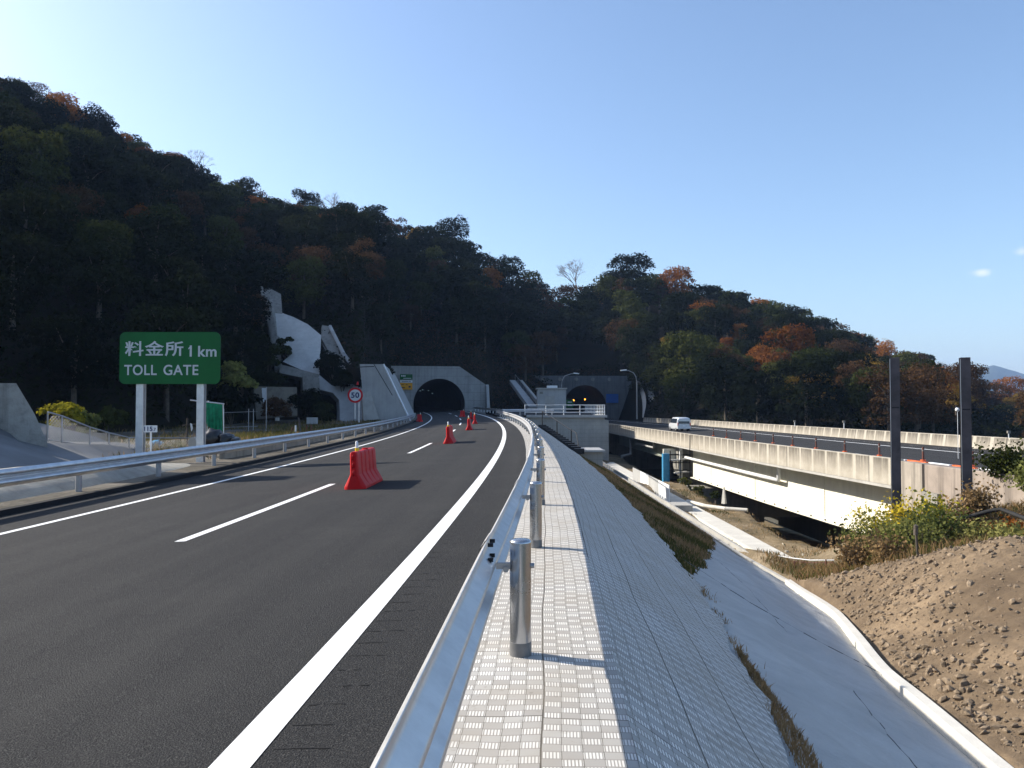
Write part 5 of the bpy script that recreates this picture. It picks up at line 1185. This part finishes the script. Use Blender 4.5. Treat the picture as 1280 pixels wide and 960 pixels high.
# merge the remaining far trees into one mesh of foliage per leaf colour, one object
mats=['lf_dark','lf_mid','lf_or','lf_br','lf_ye']; Vs=[];Ms=[]
for x,y,z,kn,sc,v,rz in rest:
    me=proto[kn][v][0]; n=len(me.vertices); a=np.empty(n*3); me.vertices.foreach_get('co',a); a=a.reshape(-1,4,3)
    a=a[rng.permutation(len(a))[:int(len(a)*.34)]]; cc=a.mean(1,keepdims=True); a=(cc+(a-cc)*1.6)*sc
    c_,s_=math.cos(rz),math.sin(rz); a=np.stack([a[...,0]*c_-a[...,1]*s_+x,a[...,0]*s_+a[...,1]*c_+y,a[...,2]+z],-1); Vs.append(a); Ms.append(np.full(len(a),mats.index(KIND[kn][0])))
V=np.concatenate(Vs); Mi=np.concatenate(Ms).astype(np.int32); n=len(V)
me=bpy.data.meshes.new('far_woodland'); me.vertices.add(4*n); me.vertices.foreach_set('co',V.ravel()); me.loops.add(4*n); me.loops.foreach_set('vertex_index',np.arange(4*n,dtype=np.int32)); me.polygons.add(n); me.polygons.foreach_set('loop_start',np.arange(0,4*n,4,dtype=np.int32)); me.polygons.foreach_set('loop_total',np.full(n,4,dtype=np.int32))
for q in mats: me.materials.append(M[q])
me.polygons.foreach_set('material_index',Mi); me.update(calc_edges=True); o=bpy.data.objects.new('far_woodland',me); C.objects.link(o)
tag(o,'distant autumn woodland filling the upper hillside between the nearer trees','woodland',kind='stuff')
print('TREES',cnt,len(rest),n)
# undergrowth: leaf clumps covering the hill between the trees
def scatter(name,mat,N,fn,size,label,cat,seed=3,up=.6):
    r=random.Random(seed); P=[];Nn=[]
    while len(P)<N:
        q=fn(r)
        if q is None: continue
        P.append(q); Nn.append((r.gauss(0,1),r.gauss(0,1)-.3,up+r.random()))
    me=leaf_mesh(name,np.array(P),np.array(Nn),size,mat,seed=seed); o=bpy.data.objects.new(name,me); C.objects.link(o); tag(o,label,cat,kind='stuff'); return o
def ug(r):
    u=r.uniform(-.7,.66); D=math.sqrt(r.uniform(50**2,190**2)); x=u*D; z,rf,rr=hill(x,D); rr_2=math.hypot(x,D)
    if rr_2<rf+1 : return None
    h=max(0,mnoise.noise(Vector((x*.25,D*.25,1)))+.35)*2.0; return (x,D,z+r.random()*h)
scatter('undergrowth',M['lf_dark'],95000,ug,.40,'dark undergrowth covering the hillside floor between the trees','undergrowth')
def ug2(r):
    x=r.uniform(-30,24); y=r.uniform(158,188); z,rf,rr=hill(x,y); q=math.hypot(x,y)
    if q<rf+1.3: return None
    return (x,y,z+r.random()*.5)
scatter('dry_slope_grass',M['lf_br'],14000,ug2,.2,'dry brown grass on the cut slope above and between the tunnel portals','grass',seed=4)
# grass blades
def blades(name,mat,pts,h,w_,label,seed=1):
    r=np.random.default_rng(seed); n=len(pts); pts=np.array(pts); a=r.uniform(0,2*np.pi,n); hh=h*r.uniform(.4,1.3,n); ww=w_*r.uniform(.6,1.3,n); lean=r.normal(size=(n,2))*.35
    d=np.stack([np.cos(a),np.sin(a),np.zeros(n)],1)*ww[:,None]; tip=pts+np.stack([lean[:,0]*hh,lean[:,1]*hh,hh],1); mid=pts+np.stack([lean[:,0]*hh*.3,lean[:,1]*hh*.3,hh*.55],1)
    V=np.stack([pts-d,pts+d,mid+d*.7,tip,mid-d*.7],1).reshape(-1,3); me=bpy.data.meshes.new(name); me.vertices.add(5*n); me.vertices.foreach_set('co',V.ravel()); me.loops.add(5*n); me.loops.foreach_set('vertex_index',np.arange(5*n,dtype=np.int32)); me.polygons.add(n); me.polygons.foreach_set('loop_start',np.arange(0,5*n,5,dtype=np.int32)); me.polygons.foreach_set('loop_total',np.full(n,5,dtype=np.int32)); me.materials.append(mat); me.update(calc_edges=True)
    o=bpy.data.objects.new(name,me); C.objects.link(o); tag(o,label,'grass',kind='stuff'); return o
rd=random.Random(5); P1=[];P2=[]
for i in range(60000):
    s_=rd.uniform(14,92); w_=rd.uniform(lookup(W1,s_)-.05,lookup(WG,s_)-.05)
    if KA(s_,w_): continue
    p=BK(s_,w_,-.06); (P1 if mnoise.noise(Vector((p.x*.5,p.y*.2,0)))+rd.gauss(0,.2)>-.1 else P2).append(tuple(p))
blades('bank_grass',M['blade'],P1,.13,.012,'dry brown grass growing on the embankment below the block mats',1); blades('bank_grass',M['blade_g'],P2,.13,.012,'greener grass patches growing on the embankment below the block mats',2)
P1=[]
for i in range(900):   # tufts in the joint below the mats
    s_=rd.uniform(2.5,14); w_=lookup(W1,s_)+abs(rd.gauss(0,.10))
    if mnoise.noise(Vector((s_*1.1,2,0)))<-.05: continue
    p=BK(s_,w_,-.04); P1.append(tuple(p))
for i in range(3200):
    s_=rd.uniform(3.0,9.5); wd_=.05+.16*math.sin((s_-3)/6.5*math.pi); w_=lookup(W1,s_)+.04+rd.random()*wd_
    if mnoise.noise(Vector((s_*.9,4,0)))<-.25: continue
    p=BK(s_,w_,-.05); P1.append(tuple(p))
blades('joint_grass',M['blade'],P1,.07,.0045,'thin dry grass sprouting along the lower edge of the block mats',3)
P1=[];P2=[]
for i in range(30000):
    x=rd.uniform(8.3,15.3); y=rd.uniform(27,90)
    if 11.1<x<12.6 or (10.2<x<11.4 and y>51): continue
    nn=mnoise.noise(Vector((x*.6,y*.18,2)))+rd.gauss(0,.13)
    if nn<.12: continue
    (P1 if nn<.3 else P2).append((x,y,valley(x,y)-.02))
blades('field_grass',M['blade'],P1,.16,.012,'sparse dry grass on the valley field beside the white path',4); blades('field_grass',M['blade_g'],P2,.2,.014,'green grass patches on the valley field beside the white path',5)
P1=[];P2=[]
for i in range(26000):
    s_=rd.uniform(26,92); a_=-10.6-abs(rd.gauss(0,9)); p=RP(s_,a_,0); nn=mnoise.noise(Vector((p.x*.22,p.y*.16,6)))+rd.gauss(0,.12)
    if nn<.1 or a_<-40: continue
    p.z=zr(s_)-.36; (P1 if nn<.18 else P2).append(tuple(p))
blades('yard_weeds',M['blade'],P1,.28,.02,'dry weeds growing over the rough ground behind the left guardrail',8); blades('yard_weeds',M['blade_g'],P2,.3,.022,'green weeds growing over the rough ground behind the left guardrail',9)
# weeds and shrubs on the right
def shrub(name,x,y,z,R,H,n,ls,mat,label,cat='shrub',stems=9,seed=0,group=None):
    r_=empty(name,(x,y,z),label,cat,group); rr=np.random.default_rng(seed); rd=random.Random(seed); P=[];N=[]; b=MB()
    for k in range(stems):
        a=rd.uniform(0,6.28); e=Vector((R*rd.uniform(.2,1)*math.cos(a),R*rd.uniform(.2,1)*math.sin(a),H*rd.uniform(.55,1.0))); m=e*.5+Vector((0,0,H*.12)); b.tube([Vector((e.x*.15,e.y*.15,-.1)),m,e],[.014,.01,.005],4,cap=False)
        for j in range(n//stems):
            t=rd.random()**.7; q=Vector((0,0,0)).lerp(m,t*2) if t<.5 else m.lerp(e,t*2-1); sp=.16*R+.07; P.append((q.x+rd.gauss(0,sp),q.y+rd.gauss(0,sp),max(0,q.z+rd.gauss(0,sp)))); N.append((rd.gauss(0,1),rd.gauss(0,1),rd.gauss(.6,.6)))
    b.build('stems',M['bark'],r_,loc=(0,0,0)); me=leaf_mesh('leaves',np.array(P),np.array(N),ls,mat,seed=seed); o=bpy.data.objects.new('leaves',me); C.objects.link(o); o.parent=r_; return r_
def on(px,py,D): 
    p=at(px,py,D); return p.x,D,valley(p.x,D)
sp_=[(1075,26,.8,1.35,'bush_g','tall green weeds at the left end of the thicket below the girder'),(1100,24.5,.8,1.3,'bush_g','green weeds left of the left steel column base'),(1092,27,.8,1.7,'bush_y','yellowing shrub just left of the left steel column'),(1125,23.5,.9,1.2,'bush_g','green weeds in front of the left steel column'),(1135,25.5,.9,1.55,'bush_y','bright yellow leaved shrub right of the left steel column'),(1160,25,.9,1.45,'bush_y','yellow leaved shrub beside the wooden stake'),(1175,23.5,.9,1.1,'bush_g','dark green weeds right of the wooden stake'),(1150,22.6,.8,.9,'bush_g','low green weeds in front of the wooden stake'),(1195,25.5,.7,1.0,'blade','dry brown weeds left of the right steel column'),(1222,25.5,.5,1.2,'blade','tall dry stems right of the right steel column'),(1205,23,.8,.45,'bush_g','low weeds in front of the right steel column'),(1065,23.5,.6,1.0,'blade','dry brown weeds at the left foot of the thicket'),(1240,22.5,.7,.22,'bush_g','low green weeds near the black hose'),(1265,21.5,.7,.2,'bush_g','low green weeds at the right edge below the wall'),(1255,23.5,.6,.2,'lf_or','low reddish plants under the black hose'),(1105,22.5,.6,.8,'blade','dry stems in front of the left steel column')]
for k,(px,D,R,H,mt,lb) in enumerate(sp_):
    x,y,z=on(px,0,D); shrub('shrub',x,y,z-.05,R,H,1500 if H>1 else 900,.085,M[mt],lb,seed=k+20,stems=22)
# thin grass over the weeds zone
P1=[];P2=[]
for i in range(16000):
    x=rd.uniform(8.6,18); y=rd.uniform(19.5,30)
    k_=mnoise.noise(Vector((x*.6,y*.6,2)))+rd.gauss(0,.15)+.25*(y-20.5-max(0,(11-x)))
    if k_<.15: continue
    (P1 if rd.random()<.6 else P2).append((x,y,valley(x,y)-.02))
blades('weed_grass',M['blade'],P1,.30,.010,'dry grass among the weeds at the foot of the right wall',6); blades('weed_grass',M['blade_g'],P2,.25,.010,'green grass among the weeds at the foot of the right wall',7)
# ivy mass on top of the right wall
x=xn(30); shrub('ivy',x+.3,29.5,-.85,1.0,.9,2600,.10,M['lf_mid'],'green climbing shrub hanging over the top of the right wall',seed=77,stems=26); shrub('ivy',x+.2,27.6,-1.2,.8,.8,1800,.10,M['bush_g'],'green climbing shrub at the right end of the wall top',seed=78,stems=22)
# bushes on the left
def bush(px,py,D,R,H,mat,label,n=3200,ls=.2,seed=0):
    p=at(px,py,D); P,N,L=crown_pts(seed+100,R,H,14,n,'round'); r_=empty('bush',(p.x,D,p.z-H/2),label,'bush'); me=leaf_mesh('leaves',P+np.array([0,0,H/2]),N,ls,M[mat],seed=seed); o=bpy.data.objects.new('leaves',me); C.objects.link(o); o.parent=r_
    b=MB(); 
    for k in range(5): b.tube([Vector((0,0,-.8)),Vector(L[k])*.6+Vector((0,0,H*.5))],[.05,.02],5,cap=False)
    b.build('stems',M['bark'],r_,loc=(0,0,0))
bush(80,520,46,1.45,1.7,'bush_y','bright yellow bush behind the chain link fence',n=3600,ls=.17,seed=1); bush(108,530,47,1.2,1.3,'bush_g','yellow green bush right of the bright yellow bush',seed=2,ls=.17); bush(135,523,50,1.3,1.4,'lf_mid','dim green bush left of the toll sign post',seed=3,ls=.18)
bush(300,472,72,2.4,3.2,'bush_g','tall green yellow bush right of the toll sign panel',n=4200,ls=.26,seed=4); bush(290,500,70,2.6,3.4,'lf_dark','dark bush below the tall bush right of the toll sign',n=4000,ls=.28,seed=5)
bush(385,508,80,2.6,3.2,'lf_dark','dark rounded bush before the wide pale concrete wall',n=4600,ls=.24,seed=6); bush(405,515,79,1.7,2.4,'lf_dark','smaller dark bush touching the pale wall face',n=3400,ls=.24,seed=7); bush(345,510,82,2.0,2.2,'lf_br','brown bush before the low brown wall',n=2600,ls=.22,seed=8)
for k_,(px_,py_,D_,R_,H_,lb_) in enumerate(((356,434,103,1.6,2.6,'dark bush in the notch of the tall sprayed concrete face'),(417,458,100,2.6,4.2,'dark green shrub on the slope between the sprayed face and the chute'),(428,474,97,1.8,2.2,'low dark shrub above the wide pale wall'),(334,450,99,2.4,5,'dark shrub left of the brownish stepped facing'),(335,478,92,2.2,2.4,'dark shrub above the low brown wall'),(470,468,103,2.2,3.0,'dark shrub between the chute and the tall wing wall'),(1057,506,112,2.6,2.2,'dark bushes hiding the wall of the blue roofed shed'),(1040,498,112,1.8,2.4,'dark bush left of the blue roofed shed'))): bush(px_,py_,D_,R_,H_,'lf_dark' if k_%3 else 'lf_mid',lb_,n=3800,ls=.26,seed=60+k_)
bush(440,440,112,2.2,2.8,'lf_br','pale brown shrub beside the top of the drainage chute',n=2400,ls=.28,seed=9); bush(25,535,44,1.5,1.4,'lf_dark','dark bush behind the grey concrete block',seed=10)
# plants at the foot of the pier
for k,(px,py,D,R,H,lb) in enumerate(((855,604,74,.9,1.3,'dark leafy plant at the foot of the viaduct pier'),(872,613,70,.7,.9,'grey green plant right of the pier foot'),(893,619,66,.6,.6,'low plant on the field edge under the viaduct'))): bush(px,py,D,R,H,'lf_mid',lb,n=1300,ls=.14,seed=30+k)
# ---------------------------------------------------------------- air
hz=bpy.data.materials.new('haze'); hz.use_nodes=True; hn=hz.node_tree; hn.nodes.clear(); pv=hn.nodes.new('ShaderNodeVolumePrincipled'); ho=hn.nodes.new('ShaderNodeOutputMaterial')
pv.inputs['Color'].default_value=(.42,.62,1,1); pv.inputs['Density'].default_value=.00014; pv.inputs['Anisotropy'].default_value=.0; hn.links.new(pv.outputs[0],ho.inputs['Volume'])
b=MB(); b.box((600,1800,148),(9000,6600,330)); b.build('haze',hz,kind='stuff',label='thin blue haze in the air over the whole valley',cat='haze')
